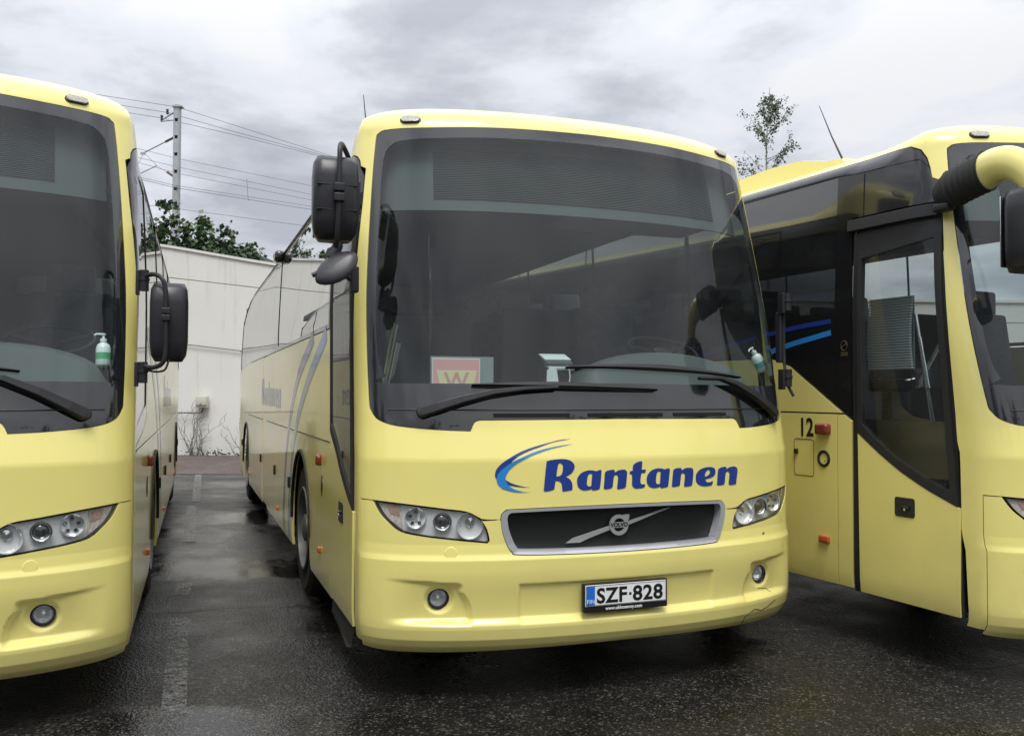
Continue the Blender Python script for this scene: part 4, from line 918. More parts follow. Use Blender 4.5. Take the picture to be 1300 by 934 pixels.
def coach(name, label, kind, pose, plate, mirrors, livery):
    X, Y, yaw = pose
    bus = thing(name, label, 'coach', (X, Y, 0), yaw, 'yellow coaches parked side by side')
    kl, kr = (kind, 'A')
    KIND[0] = kind
    link('front_panel', once(('fp', kind), build_front_panel), 'paint_yellow', bus)
    link('bumper', once(('bp', mirrors == 'folded'), lambda: build_bumper(mirrors == 'folded')), 'paint_yellow', bus)
    link('roof', build_roof((kl, kr)), 'paint_yellow', bus)
    for s in (-1, 1): make_headlight(bus, s)
    make_grille(bus)
    if plate: make_plate(bus, plate)
    for s in (-1, 1):
        def fog():
            p, n = pt_front(s*.922, .513, -.0); ax = Vector((n.x*.3, -1, 0)).normalized(); p = p+Vector((0, .012, 0)); mb = MB()
            mb.lathe([(.052, -.04), (.054, .006), (.050, .012), (.043, .012), (.040, .004), (.040, -.02)], p, ax, 30); return mb.me('fog_lamp', True, angle=40)
        f = link('fog_lamp', once(('fog', s), fog), 'gloss_black', bus)
        def bowl():
            p, n = pt_front(s*.922, .513, -.0); ax = Vector((n.x*.3, -1, 0)).normalized(); p = p+Vector((0, .012, 0)); mb = MB()
            mb.lathe([(.041, .002)]+[(.041*math.cos(i*math.pi/12), -.002-.030*math.sin(i*math.pi/12)) for i in range(7)], p, ax, 30); mb.lathe([(0, .0), (.011, -.004), (.012, -.03)], p, ax, 12); return mb.me('lamp_bowl', True)
        link('lamp_bowl', once(('fogb', s), bowl), 'lamp_reflector', f)
        def lens():
            p, n = pt_front(s*.922, .513, -.0); ax = Vector((n.x*.3, -1, 0)).normalized(); p = p+Vector((0, .012, 0)); return MB().lathe([(0, .010), (.02, .008), (.04, .003)], p, ax, 30).me('lamp_lens', True)
        link('lamp_lens', once(('fogl', s), lens), 'lens_glass', f)
        mk = once(('mk', s), lambda: patch('roof_marker_lamp', [[(u_of_x(s*1.005)+a, b+2.993) for a, b in pill(0, 0, .104, .043)]], SF, .02, .016, .02))
        rl = link('roof_marker_lamp', mk, 'side_marker_dirty', bus)
        link('lamp_base', once(('mkb', s), lambda: patch('lamp_base', [[(u_of_x(s*1.005)+a, b+2.993) for a, b in pill(0, 0, .118, .055)]], SF, .02, .005, .01)), 'trim_black', rl)
        if not (s > 0 and kind == 'A' and mirrors == 'folded'):
            def cap():
                p, n = pt_front(s*.876, .737, 0); return MB().lathe([(0, .003), (.029, .003), (.032, -.001)], p, n, 26).me('tow_eye_cover', True, angle=40)
            link('tow_eye_cover', once(('cap', s), cap), 'paint_yellow', bus)
    make_wiper(bus, 0, dict(arm=[(-.995, 1.415, .03), (-.92, 1.438, .035), (-.80, 1.475, .04), (-.66, 1.508, .045), (-.50, 1.527, .04), (-.33, 1.535, .035)], w=[.060, .056, .047, .036, .024, .017], blade=((-.757, 1.548), (.232, 1.528)), bow=.006))
    make_wiper(bus, 1, dict(arm=[(1.065, 1.405, .03), (1.00, 1.44, .035), (.88, 1.505, .04), (.74, 1.563, .045), (.64, 1.590, .04), (.50, 1.590, .035)], w=[.068, .062, .052, .038, .024, .017], blade=((-.273, 1.640), (.805, 1.600)), bow=.020))
    windshield_and_cabin(bus, kind)
    # name and swoosh
    for k in ('R', 'a', 'n', 't', 'a2', 'n2', 'e', 'n3'): link('name_letter', glyph_patch(k, GLY[k], .0022, 'name_letter'), 'blue_dark', bus)
    sw = link('swoosh', glyph_patch('sl', GLY['sl'], .003, 'swoosh'), 'blue_light', bus)
    link('swoosh_dark', glyph_patch('sd', GLY['sd'], .0018, 'swoosh_dark'), 'blue_dark', sw); link('swoosh_dark', glyph_patch('st', GLY['st'], .0018, 'swoosh_dark'), 'blue_dark', sw)  # dark blue printed parts of the swoosh, under the light blue one
    # ---- sides
    wins = [(1.46, 2.994), (3.006, 4.554), (4.566, 5.994), (6.006, 7.514), (7.526, 9.014), (9.026, 10.3)]
    for s in (-1, 1):
        k = kind if s < 0 else 'A'
        yr0, yr1 = (1.275, 1.40) if k == 'A' else (1.262, 1.262)
        if s > 0: yr0 = yr1 = 1.40
        vt = VTOP[k]; y1 = 10.6; zw0 = 1.905 if k == 'A' else 2.05
        key = (k,)
        corner = [(y_of_u(UT+a+.004, b), b-.006) for a, b in CORN[k]]
        back = [(y1, CORN[k][-1][1]-.006)]
        if s < 0: d = door_parts(bus, s, vt, zw0, yr0, yr1, k)
        ys = yr0+.012 if s < 0 else .53
        if k == 'A':
            if s < 0: front = [(yr1+.012, 1.905), (yr1+.012, 2.588), (ye(2.588)+.006, 2.588), (ye(2.68)+.006, 2.68)]
            else: front = [(1.50, 1.905), (1.50, 1.36), (1.2, 1.30), (ye(1.30)+.006, 1.24), (ye(1.6)+.006, 1.6), (ye(2)+.006, 2.0), (ye(2.3)+.006, 2.3), (ye(2.68)+.006, 2.68)]
            band = front+corner+back+[(y1, 1.905)]
            holes = [rrect(a, b, 1.935, vt-.04, .012) for a, b in (wins if s > 0 else [(1.46, 4.60), (4.612, 10.3)])]
            if s < 0: holes.append(catmull([(.80, 2.615, 1), (.84, 2.74), (.93, 2.775), (1.38, 2.775, 1), (1.38, 2.615, 1)], 3))
            else:
                dw = catmull([(ye(1.4)+.07, 1.33, 1), (ye(1.9)+.07, 1.9), (ye(2.4)+.09, 2.45), (ye(2.6)+.12, 2.62), (.95, 2.70), (1.44, 2.70, 1), (1.44, 1.44, 1)], 3); holes.append(dw)
        else:
            band = [(1.275, 1.372), (1.275, 2.60), (ye(2.60)+.006, 2.60), (ye(2.72)+.006, 2.72)]+corner+back+[(y1, 1.765), (2.10, 1.765), (1.95, 1.755), (1.80, 1.705)]
            holes = [rrect(1.405 if i == 0 else a, b, 2.03, 2.885, .012) for i, (a, b) in enumerate(wins)]
        bd = sidepatch(key+(kind,)+('band',), 'window_band', [band]+holes, s, 'gloss_black', bus, (.25, .08), -.001, .015)
        for i, h in enumerate(holes): sidepatch(key+(kind,)+('win', i), 'side_window', [h], s, 'dark_side_glass' if s < 0 else 'side_glass', bd, (.3, .1), -.006, 0)
        if k == 'B':
            link('panel_seam', once('bsm', lambda: (lambda mb: (mb.tube([tuple(SS(-1)([1.19], [z])[0]-np.array((.001, 0, 0))) for z in (2.60, 2.75, 2.86)], .003, 4), mb.tube([tuple(SS(-1)([y], [z])[0]-np.array((.001, 0, 0))) for y, z in ((.74, 2.80), (.80, 2.86), (1.2, 2.872), (1.42, 2.89), (3, 2.90))], .002, 4), mb.me('panel_seam'))[2])(MB())), 'inner_black', bd)
            for j, (c_, m_) in enumerate((([(1.435, 1.975), (1.82, 1.945), (2.3, 1.88), (2.8, 1.79)], 'blue_dark'), ([(1.435, 1.902), (1.82, 1.838), (2.05, 1.785)], 'blue_light'))):
                sidepatch(('st', j), 'livery_stripe', [stripe(c_, .034 if j else .030)], s, m_, bd, (.2, .05), .001, 0)
            em = link('sticker', flat_text('stk', '8500', .035, (-1.2775, 1.325, 1.762), (0, -.8, 0), (0, 0, 1), 0), 'sticker_gold', bd)
            def rg():
                mb = MB(); mb.tube([(-1.2770, 1.327+.026*math.cos(t/16*2*math.pi), 1.815+.030*math.sin(t/16*2*math.pi)) for t in range(17)], .0012, 4, False); mb.tube([(-1.2770, 1.352, 1.803), (-1.2770, 1.305, 1.828)], .002, 4); return mb.me('sticker_ring')
            link('sticker_ring', once('skr', rg), 'sticker_gold', em)
        zb = .30 if k == 'A' else .335; belt = BELT if k == 'A' else 1.393
        A1, A2 = arch(2.76, .54, zb, rev=False), arch(8.95, .55, zb, rev=False)
        cuts = [(ys, 3.36), (3.366, 4.6), (4.606, 5.70 if s < 0 else 6.2), (6.24 if s < 0 else 6.206, 8.3), (8.306, 9.6), (9.606, 10.6)]
        if k == 'B':
            sidepatch(('B0',), 'side_panel', [[(1.275, .335), (1.384, .337), (1.384, 1.388), (1.335, 1.388), (1.275, 1.350)]], s, 'paint_yellow', bus, (.2, .1)); cuts[0] = (1.392, 3.36)
        for i, (a, b) in enumerate(cuts):
            top = belt-.004
            if i == 0: lp = [(a, zb)]+A1+[(b, zb), (b, top), (a, top)]
            elif i == 4: lp = [(a, zb)]+A2+[(b, zb), (b, top), (a, top)]
            else: lp = rect(a, b, zb, top)
            sp_ = sidepatch(key+(kind,)+('low', i), 'side_panel', [lp], s, 'paint_yellow', bus, (.2, .1))
            if i in (1, 2, 3, 5): knob(s, a+.12, .78, 'locker_latch', 'trim_black', sp_, .05, .09, .02, None, .006)
            if i in (1, 3): knob(s, b-.15, .45, 'side_reflector', 'orange_lens', sp_, .05, .035, .02, None, .006)
        if k == 'A':
            for i, (a, b) in enumerate(((yr0+.07 if s < 0 else 1.50, 5.70 if s < 0 else 10.6), (6.24, 10.6))):
                if s > 0 and i: continue
                lp = rect(a, b, belt+.004, 1.897)
                if s < 0 and i == 0: lp = [(yr0+.06, belt+.004), (b, belt+.004), (b, 1.897), (yr1+.012, 1.897)]
                if s > 0: lp = [(.545, 1.220), (b, 1.220), (b, 1.897), (1.507, 1.897), (1.507, 1.352), (1.2, 1.292), (ye(1.3)+.01, 1.232)]
                sidepatch(key+(kind,)+('up', i), 'side_panel', [lp], s, 'paint_yellow', bus, (.3, .1))
            if s < 0:
                md = sidepatch(key+(kind,)+('md',), 'middle_door', [rect(5.715, 6.225, .33, 1.895)], s, 'paint_yellow', bus, (.2, .2), -.002)
            link('belt_trim', once(('bt', s), lambda: MB().tube([tuple(SS(s)([y], [BELT-.006])[0]) for y in ((1.36, 2, 4, 5.69) if s < 0 else (.6, 1, 2, 4, 6, 9, 10.5))], .004, 5).me('belt_trim')), 'chrome', bus)
            rd = knob(s, 1.715, 1.085, 'side_marker_lamp', 'red_lens', bus, .048, .072, .045, None, .0225)
            knob(s, 1.70, .52, 'side_indicator', 'orange_lens', bus, .036, .040, .026, None, .01)
            if s < 0:
                link('window_trim', once('wtrim', lambda: MB().tube([tuple(SS(-1)([y], [2.815])[0]) for y in (.95, 1.1, 1.3, 1.6, 2, 2.6, 3.4, 4.6)], .016, 6).tube([tuple(SS(-1)([y], [2.815])[0]) for y in (4.6, 6, 8, 9, 10)], .006, 5).me('window_trim')), 'trim_black', bus)
                knob(s, 4.62, 2.79, 'roof_edge_camera', 'gloss_black', bus, .22, .11, .10, None, .045)
            kn = sidepatch(key+(kind,)+('fil',), 'filler_cap', [pill(1.655, .93, .062, .12)], s, 'trim_black', bus, .03, .004, .01)
            for j, c_ in enumerate(([(2.10, 1.892), (2.9, 1.65), (3.4, 1.37), (3.75, 1.0), (3.9, .6), (3.95, .31)], [(1.52, 1.88), (2.3, 1.62), (2.9, 1.35), (3.3, 1.03), (3.5, .65), (3.55, .31)])):
                sidepatch(('lsA', j), 'livery_stripe', [stripe(c_, .105)], s, ('stripe_violet', 'stripe_blue')[j], bus, (.2, .08), .0015, 0)
            for gk in ('R', 'a', 'n', 't', 'a2', 'n2', 'e', 'n3'):
                f_ = (lambda x: 5.32-(x-.15)*1.85) if s < 0 else (lambda x: 5.32+(x-.15)*1.85)
                lp = [[(f_(x), 1.47+(v-1.08)*1.85) for x, v in catmull(l, 3)] for l in GLY[gk]]
                sidepatch(('nm', gk), 'name_letter', lp, s, 'stripe_violet', bus, (.3, .2), .0015, 0)
        else:
            sidepatch(('Bup',), 'side_panel', [[(1.350, 1.399), (10.6, 1.399), (10.6, 1.755), (2.10, 1.755), (1.955, 1.745), (1.805, 1.697)]], s, 'paint_yellow', bus, (.3, .1))
            link('fleet_number', flat_text('no12', '12', .165, (-1.2775, 1.655, 1.293), (0, -.82, 0), (0, 0, 1), .004), 'plate_ink', bus)
            knob(s, 1.492, 1.293, 'side_marker_lamp', 'red_lens', bus, .105, .072, .06, 'b', .022)
            knob(s, 1.495, .60, 'side_indicator', 'orange_lens', bus, .085, .045, .025, 'b', .010)
            def ringline():
                mb = MB(); Q = rrect(1.590, 1.765, .985, 1.222, .02); mb.tube([(-1.2752, y, z) for y, z in Q+Q[:1]], .0022, 4, False); return mb.me('hatch_outline')
            ht = link('hatch', once('hatch', ringline), 'rubber_black', bus)
            knob(s, 1.742, 1.140, 'hatch_lock', 'trim_black', ht, .030, .034, .02, 'b', .008)
            def fil():
                mb = MB(); mb.lathe([(.052, -.03), (.054, .004), (.047, .008), (.036, .006), (.033, -.02), (0, -.022)], (-1.275, 1.502, 1.105), (-1, 0, 0), 26); return mb.me('filler_socket', True, angle=40)
            fo_ = link('filler_socket', once('fil', fil), 'trim_black', bus)
            link('filler_plug', once('filp', lambda: MB().lathe([(0, .003), (.018, .0), (.022, -.02)], (-1.272, 1.495, 1.102), (-1, 0, .2), 16).me('filler_plug', True)), 'chrome', fo_)
        make_wheel(bus, s, 2.76); make_wheel(bus, s, 8.95)
        for yc, r_ in ((2.76, .54), (8.95, .55)):
            link('arch_trim', once(('at', s, yc, k), lambda: MB().tube([(s*(W0+.001), yc-(r_+.004)*math.cos(math.pi*t/20), .52+(r_+.004)*1.03*math.sin(math.pi*t/20)) for t in range(21)], .013, 6).me('arch_trim', True)), 'rubber_black', bus)
        # rubber flap under the front step
        if s < 0 and k == 'A':
            link('step_flap', once('flap', lambda: MB().add([(-1.262, .56, .318), (-1.262, 1.26, .318), (-1.268, 1.26, .235), (-1.275, .95, .215), (-1.285, .66, .185), (-1.272, .58, .20)], [(0, 1, 2, 3, 4, 5)]).me('step_flap')), 'rubber_black', bus)
    link('rear_panel', once('rear', lambda: MB().box((0, 11.0, 1.5), (1.9, .3, 2.2)).me('rear_panel', True, bevel=.1)), 'paint_yellow', bus)
    if mirrors == 'arm': arm_mirror(bus)
    else: door_mirror(bus)
    driver_mirror(bus, mirrors == 'folded')
    return bus

CB = coach('coach', 'middle yellow coach with number plate, blue swoosh name and grille fully in view', 'A', (0.5705, 4.5633, R(20.09)), 'SZF-828', 'folded', 1)
LB = coach('coach', 'yellow coach cut off by the left edge, black side mirror standing out beside the lane', 'A', (-2.918, 3.597, R(19.2)), None, 'out', 1)
RB = coach('coach', 'right yellow coach numbered 12 showing its front door and yellow curved mirror arm', 'B', (3.782, 4.915, R(25.6)), None, 'arm', 1)

def blind_in_door():
    mb = MB()
    for k in range(27):
        z = 1.66+k*.0168; b = .02*math.sin(math.pi*k/26); mb.box((-.93-b, 1.28-.01*k/27, z+.02), (.02, .33, .0110))
    return mb.me('door_blind')
bl = link('door_blind', blind_in_door(), 'blind_pale', RB)
link('blind_backing', MB().box((-.912, 1.28, 1.895), (.012, .33, .46)).me('blind_backing'), 'blind_pale_dark', bl)
bh = link('blind_box', MB().box((-.86, 1.28, 1.60), (.12, .40, .14)).me('blind_box', True, bevel=.03, seg=3), 'trim_black', RB)
link('grab_handle', MB().tube(smooth3([(-.92, 1.41, 1.61), (-.955, 1.38, 1.605), (-.955, 1.15, 1.60), (-.92, 1.11, 1.61)]), .010, 8).me('grab_handle', True), 'chrome', bh)
link('door_rail', MB().tube([(-1.10, .945, 1.99), (-1.10, .825, 1.27)], .010, 8).tube([(-1.10, .915, 1.85), (-1.10, .800, 1.27)], .007, 8).me('door_rail', True), 'chrome', RB)
# cracks in the middle coach's bumper
def crack(pts, w_):
    mb = MB(); P = []
    C_ = [(x+random.uniform(-.003, .003), v+random.uniform(-.002, .002)) for x, v in catmull(pts, 3, False)]
    for x, v in C_: P.append(Vector(SFD([u_of_x(x)], [v])[0])+Vector((0.0004, -.0006, 0)))
    mb.tube(P, w_, 4); return mb.me('crack')
link('bumper_crack', crack([(.797, .262), (.79, .300), (.825, .321), (.861, .336), (.917, .322), (.954, .332), (.992, .346), (1.03, .36)], .0022), 'inner_black', CB)
link('bumper_crack', crack([(.912, .436), (.967, .429), (1.01, .405)], .0014), 'inner_black', CB)
# whip aerials
for B_, x, y, tip in ((CB, -1.0, 1.55, (-1.02, 1.72, 3.46)), (RB, -1.0, 1.60, (-1.04, 1.76, 3.47))):
    a = link('aerial', MB().tube([(x, y, 3.08), (x-.02, y+.07, 3.24), tip], [.008, .005, .0025], 6).me('aerial', True), 'trim_black', B_)
# roof fairing of the right coach
def fairing():
    prof_ = [(3.0, 3.13), (2.45, 3.24), (2.05, 3.305), (1.95, 3.31), (1.75, 3.30), (1.72, 3.24), (1.80, 3.12)]
    prof_ = [(1.55, 3.12), (1.62, 3.215), (1.75, 3.225), (2.0, 3.285), (2.3, 3.30), (3.2, 3.27), (6.0, 3.24), (6.2, 3.1)]
    vs = []; fs = []; n = len(prof_)
    for x, dz in ((-1.0, -.30), (-.96, -.05), (-.80, 0), (.80, 0), (.96, -.05), (1.0, -.30)):
        for y, z in prof_: vs.append((x, y+.75*(1-abs(x)), max(2.9, z+dz-.07)))
    for j in range(5):
        for i in range(n-1): fs.append((j*n+i, j*n+i+1, j*n+n+i+1, j*n+n+i))
    fs += [tuple(range(n)), tuple(5*n+i for i in range(n))[::-1]]
    return MB().add(vs, fs).me('roof_fairing', True, angle=30)
rf = link('roof_fairing', fairing(), 'paint_yellow', RB)


# ------------------------------------------------------------------ loose things on the dashboards
def to_world(bus, p):
    c, s = math.cos(bus.rotation_euler.z), math.sin(bus.rotation_euler.z)
    return Vector((bus.location.x+c*p[0]-s*p[1], bus.location.y+s*p[0]+c*p[1], p[2]))
def put(name, label, cat, bus, p, group=None):
    t = thing(name, label, cat, to_world(bus, p), bus.rotation_euler.z, group); return t
def bottle(bus, p, lean, spin, cmat, label):
    t = put('soap_bottle', label, 'bottle', bus, p, 'pump bottles on the dashboards'); t.rotation_euler = (R(-8), R(lean), bus.rotation_euler.z+R(spin))
    link('bottle_body', once('sb', lambda: MB().lathe([(0, 0), (.030, 0), (.034, .006), (.034, .085), (.028, .104), (.013, .115), (.013, .122)], (0, 0, 0), (0, 0, 1), 22).me('bottle_body', True, angle=50)), 'bottle_white', t)
    link('pump', once('sp', lambda: MB().lathe([(.016, .118), (.016, .134), (.006, .136), (.006, .152), (.011, .153), (.011, .160), (0, .161)], (0, 0, 0), (0, 0, 1), 14).tube([(0, 0, .157), (-.032, -.006, .157), (-.040, -.008, .150)], .005, 6).me('pump', True, angle=40)), 'bottle_white', t)
    m = MB().lathe([(.0346, .030), (.0346, .062)], (0, 0, 0), (0, 0, 1), 22).me('bottle_label', True); link('bottle_label', m, cmat, t)
    return t
bottle(CB, (1.205, .51, 1.655), -28, 10, 'bottle_teal', 'white pump bottle with a teal band leaning in the middle coach windshield corner')
bottle(LB, (1.130, .42, 1.640), -2, -10, 'bottle_green', 'white pump bottle with a green label upright in the left coach windshield')
s0 = put('w_sign', 'pink and cream paper sign with the letter W behind the middle windshield', 'sign', CB, (-.770, .40, 1.520))
link('sheet', MB().box((0, 0, .085), (.250, .003, .17)).me('sheet'), 'paper_pink', s0)
link('sheet_border', MB().box((0, .002, .086), (.262, .002, .178)).me('sheet_border'), 'paper_white', s0)
link('cream_field', MB().add([(-.108, -.003, .112), (.112, -.003, .112), (.090, -.003, .01), (-.085, -.003, .01)], [(3, 2, 1, 0)]).me('cream_field'), 'paper_cream', s0)
link('letter', flat_text('Wl', 'W', .125, (0, -.0045, .052), (1, 0, 0), (0, 0, 1), .002), 'ink_fade', s0)
s1 = put('folder', 'grey plastic folder standing behind the W paper', 'folder', CB, (-.760, .425, 1.520))
link('folder_sheet', MB().box((.03, 0, .09), (.345, .003, .19)).me('folder_sheet'), 'folder_grey', s1)
s2 = put('paper_stack', 'pale papers lying in a rack on the middle dashboard', 'papers', CB, (-.085, .60, 1.535))
link('paper', MB().box((-.02, .06, .185), (.16, .10, .008), Matrix.Rotation(R(20), 3, 'X')).me('paper'), 'paper_white', s2)
link('paper', MB().box((-.02, .03, .160), (.16, .10, .012), Matrix.Rotation(R(20), 3, 'X')).me('paper'), 'blind_grey', s2)
link('paper', MB().box((-.02, .0, .130), (.15, .10, .010), Matrix.Rotation(R(20), 3, 'X')).me('paper'), 'seat_light', s2)
link('rack', MB().box((-.02, .07, .07), (.16, .08, .15)).me('rack'), 'trim_black', s2)
s3 = put('clear_cup', 'white rounded card in a clear holder near the wiper tip', 'card', CB, (-.20, .40, 1.553))
link('card', MB().add([(-.062, 0, .0), (.012, 0, .0), (-.006, 0, .108), (-.040, 0, .100), (-.060, 0, .085)], [(0, 1, 2, 3, 4)]).me('card'), 'paper_white', s3)
link('holder_edge', MB().tube([(.068, 0, .0), (.076, 0, .05), (.070, 0, .105), (.055, 0, .110)], .0035, 6).me('holder_edge', True), 'paper_white', s3)

# ------------------------------------------------------------------ ground
def sheet(name, pts, z, mat, kind='structure'):
    me = mesh(name, [(x, y, z) for x, y in pts], [tuple(range(len(pts)))]); o = link(name, me, mat); o['kind'] = kind; return o
sheet('ground', [(-900, -900), (900, -900), (900, 900), (-900, 900)], 0, 'wet_asphalt')
sheet('gravel_strip', [(-40, 16.75), (40, 16.45), (40, 30), (-40, 30)], .004, 'red_gravel')
def ribbon(name, a, b, w_, z, mat='worn_white_paint'):
    a, b = Vector(a), Vector(b); d = (b-a).normalized(); q = Vector((-d.y, d.x))*w_/2
    return sheet(name, [(a-q)[:], (b-q)[:], (b+q)[:], (a+q)[:]], z, mat)
for a, b in (((-5.74, 16.5), (-4.36, 12.45)), ((-4.25, 11.95), (-3.25, 9.1)), ((-2.58, 7.15), (-2.46, 6.75)), ((-2.22, 6.05), (-1.58, 4.25))):
    ribbon('bay_marking', a, b, .115, .008, 'worn_white_paint' if b[1] > 9 else 'faded_white_paint')
ribbon('bay_end_line', (-30, 16.72), (30, 16.62), .05, .009); ribbon('cross_line', (-30, 12.1), (30, 12.0), .022, .009)
pm('rain_water', (.018, .018, .018), .16, spec=.5, bump=(60, .10))
def puddle(cx, cy, a, b, seed, rot):
    rnd = random.Random(seed); n = 56; ph = [rnd.random()*6.28 for _ in range(5)]; pts = []
    for k in range(n):
        t = 2*math.pi*k/n; r = 1+.16*math.sin(2*t+ph[0])+.13*math.sin(3*t+ph[1])+.09*math.sin(5*t+ph[2])+.06*math.sin(9*t+ph[3])+.04*math.sin(15*t+ph[4])
        x, y = a*r*math.cos(t), b*r*math.sin(t); pts.append((cx+x*math.cos(rot)-y*math.sin(rot), cy+x*math.sin(rot)+y*math.cos(rot)))
    sheet('puddle', pts, .010+.0005*seed, 'rain_water')
def ground_crack(pts, w_, z):
    c = catmull(pts, 6, False); rnd = random.Random(3); c = [(x+rnd.uniform(-.012, .012), y+rnd.uniform(-.02, .02)) for x, y in c]
    up = [(x, y+w_*rnd.uniform(.3, 1)) for x, y in c]; me = mesh('asphalt_crack', [(x, y, z) for x, y in c+up[::-1]], [(i, i+1, 2*len(c)-2-i, 2*len(c)-1-i) for i in range(len(c)-1)]); o = link('asphalt_crack', me, 'inner_black'); o['kind'] = 'structure'
ground_crack([(-2.75, 6.15), (-2.3, 6.2), (-1.9, 6.35), (-1.4, 6.4), (-.95, 6.75)], .012, .005)
ground_crack([(1.2, 4.9), (1.9, 5.1), (2.6, 5.0), (3.4, 5.35)], .007, .005)
# ------------------------------------------------------------------ wall
WYAW = R(-3)
def wall():
    w0 = thing('retaining_wall', 'tall pale rendered wall with streaks and joint lines behind the coaches', 'wall', (-7.3, 21.6, 0), WYAW)
    xs = [-30, -12, 12, 30]
    top = lambda x: float(np.interp(x, [-30, -6, -1.4, 1.7, 5, 12, 30], [6.2, 5.6, 5.07, 4.53, 4.1, 3.7, 3.5]))
    mid = lambda x: float(np.interp(x, [-30, -1, 2.0, 12, 30], [4.8, 4.28, 3.93, 3.2, 3.1]))
    for a, b in zip(xs, xs[1:]):
        for z0a, z0b, z1a, z1b in ((0, 0, mid(a)-.008, mid(b)-.008), (mid(a)+.008, mid(b)+.012, top(a), top(b))):
            g = .006; xq = [a+g]+[q for q in (-6, -4, -2, -1.4, -1, 0, 1, 1.7, 2, 4, 5, 8, 12) if a < q < b]+[b-g]; lo_ = (lambda q: 0) if z0a == 0 else (lambda q: mid(q)+.008); hi_ = (lambda q: mid(q)-.008) if z0a == 0 else top
            vs = []; fs = []
            for q in xq: vs += [(q, 0, lo_(q)), (q, .28, lo_(q)), (q, .28, hi_(q)), (q, 0, hi_(q))]
            for i in range(len(xq)-1):
                for k in range(4): fs.append((i*4+k, i*4+(k+1) % 4, i*4+4+(k+1) % 4, i*4+4+k))
            fs += [(3, 2, 1, 0), tuple(len(vs)-4+k for k in range(4))]
            link('wall_panel', MB().add(vs, fs).me('wall_panel'), 'wall_render', w0)
    pts = [(x, .03, top(x)+.02) for x in xs]
    cp = MB(); vs = []; fs = []
    xx = np.linspace(-30, 30, 61)
    for x in xx: z = top(x); vs += [(x, -.04, z-.002), (x, .34, z-.002), (x, .34, z+.06), (x, -.04, z+.06)]
    for i in range(60):
        for k in range(4): fs.append((i*4+k, i*4+(k+1) % 4, i*4+4+(k+1) % 4, i*4+4+k))
    link('coping', MB().add(vs, fs).me('coping'), 'wall_render', w0)
    link('wall_core', MB().box((0, .16, 1.5), (59.9, .2, 3.0)).me('wall_core'), 'bark', w0)
    return w0
WALL = wall()
cab = thing('wall_cable', 'thin dark cable sagging along the pale wall', 'cable', (-7.3, 21.6, 0), WYAW)
link('cable', MB().tube(smooth3([(-16, -.05, 3.6), (-8, -.05, 3.2), (-1.6, -.05, 2.76), (-.9, -.05, 2.70), (.7, -.05, 2.52), (1.5, -.05, 2.46), (8, -.05, 2.3), (20, -.05, 2.2)], 4), .012, 6).me('cable', True), 'wire', cab)
bx = thing('junction_box', 'small beige electric box with conduit on the wall above dry stems', 'box', (-7.40, 21.55, 1.15), WYAW)
link('box_body', MB().box((0, -.06, .13), (.28, .13, .28)).me('box_body', True, bevel=.02), 'box_beige', bx)
link('box_lid', MB().box((0, -.14, .16), (.26, .04, .21)).me('box_lid', True, bevel=.012), 'box_beige', bx)
link('conduit', MB().tube(smooth3([(.02, -.06, 0), (0, -.06, -.10), (-.12, -.05, -.13), (-.6, -.04, -.13), (-2.2, -.04, -.12)], 4), .014, 6).me('conduit', True), 'trim_black', bx)
link('box_lock', MB().lathe([(0, .008), (.014, .006), (.014, -.01)], (0, -.16, .08), (0, -1, 0), 10).me('box_lock'), 'trim_black', bx)
# dry climbers
def stems(seed, n, h, spread, lean):
    rnd = random.Random(seed); mb = MB(); lf = MB()
    for i in range(n):
        x = rnd.uniform(-spread, spread)*.35; z = .0; a = rnd.uniform(-lean, lean); pts = [(x, -.06, 0)]; L_ = h*rnd.uniform(.45, 1)
        k = 7
        for j in range(k):
            a += rnd.uniform(-.28, .28); x += math.sin(a)*L_/k; z += max(.2, math.cos(a))*L_/k; pts.append((x, -.05-rnd.random()*.06, z))
            if rnd.random() < .6:
                b = a+rnd.choice((-1, 1))*rnd.uniform(.5, 1.1); l2 = L_*rnd.uniform(.15, .35); mb.tube([pts[-1], (x+math.sin(b)*l2*.5, -.06, z+math.cos(b)*l2*.5), (x+math.sin(b+.3)*l2, -.05, z+math.cos(b+.3)*l2)], [.005, .004, .002], 4)
        mb.tube(pts, [.010-.0011*j for j in range(len(pts))], 4)
    for i in range(70):
        x = rnd.uniform(-spread, spread); z = abs(rnd.gauss(0, .08)); s = rnd.uniform(.02, .05); a = rnd.random()*3
        lf.add([(x, -.1, z), (x+s*math.cos(a), -.12, z+s), (x+s*1.3, -.14, z+s*.4), (x+s*.5, -.12, z-s*.2)], [(0, 1, 2, 3)])
    return mb.me('stems'), lf.me('leaves')
for (x, sd_, n, h, sp, le, lab) in ((-7.55, 3, 12, 1.35, .7, .5, 'dry leafless climber stems under the electric box'), (-6.25, 5, 11, 1.05, .9, 1.0, 'low sprawling dry climber right of the electric box beside the middle coach')):
    v = thing('dry_climber', lab, 'plant', (x, 21.52-(x+7.3)*.052, .004), WYAW, 'dry climbers at the wall foot'); a, b = stems(sd_, n, h, sp, le)
    link('stems', a, 'twig_dry', v); link('leaves', b, 'leaf_dark', v)

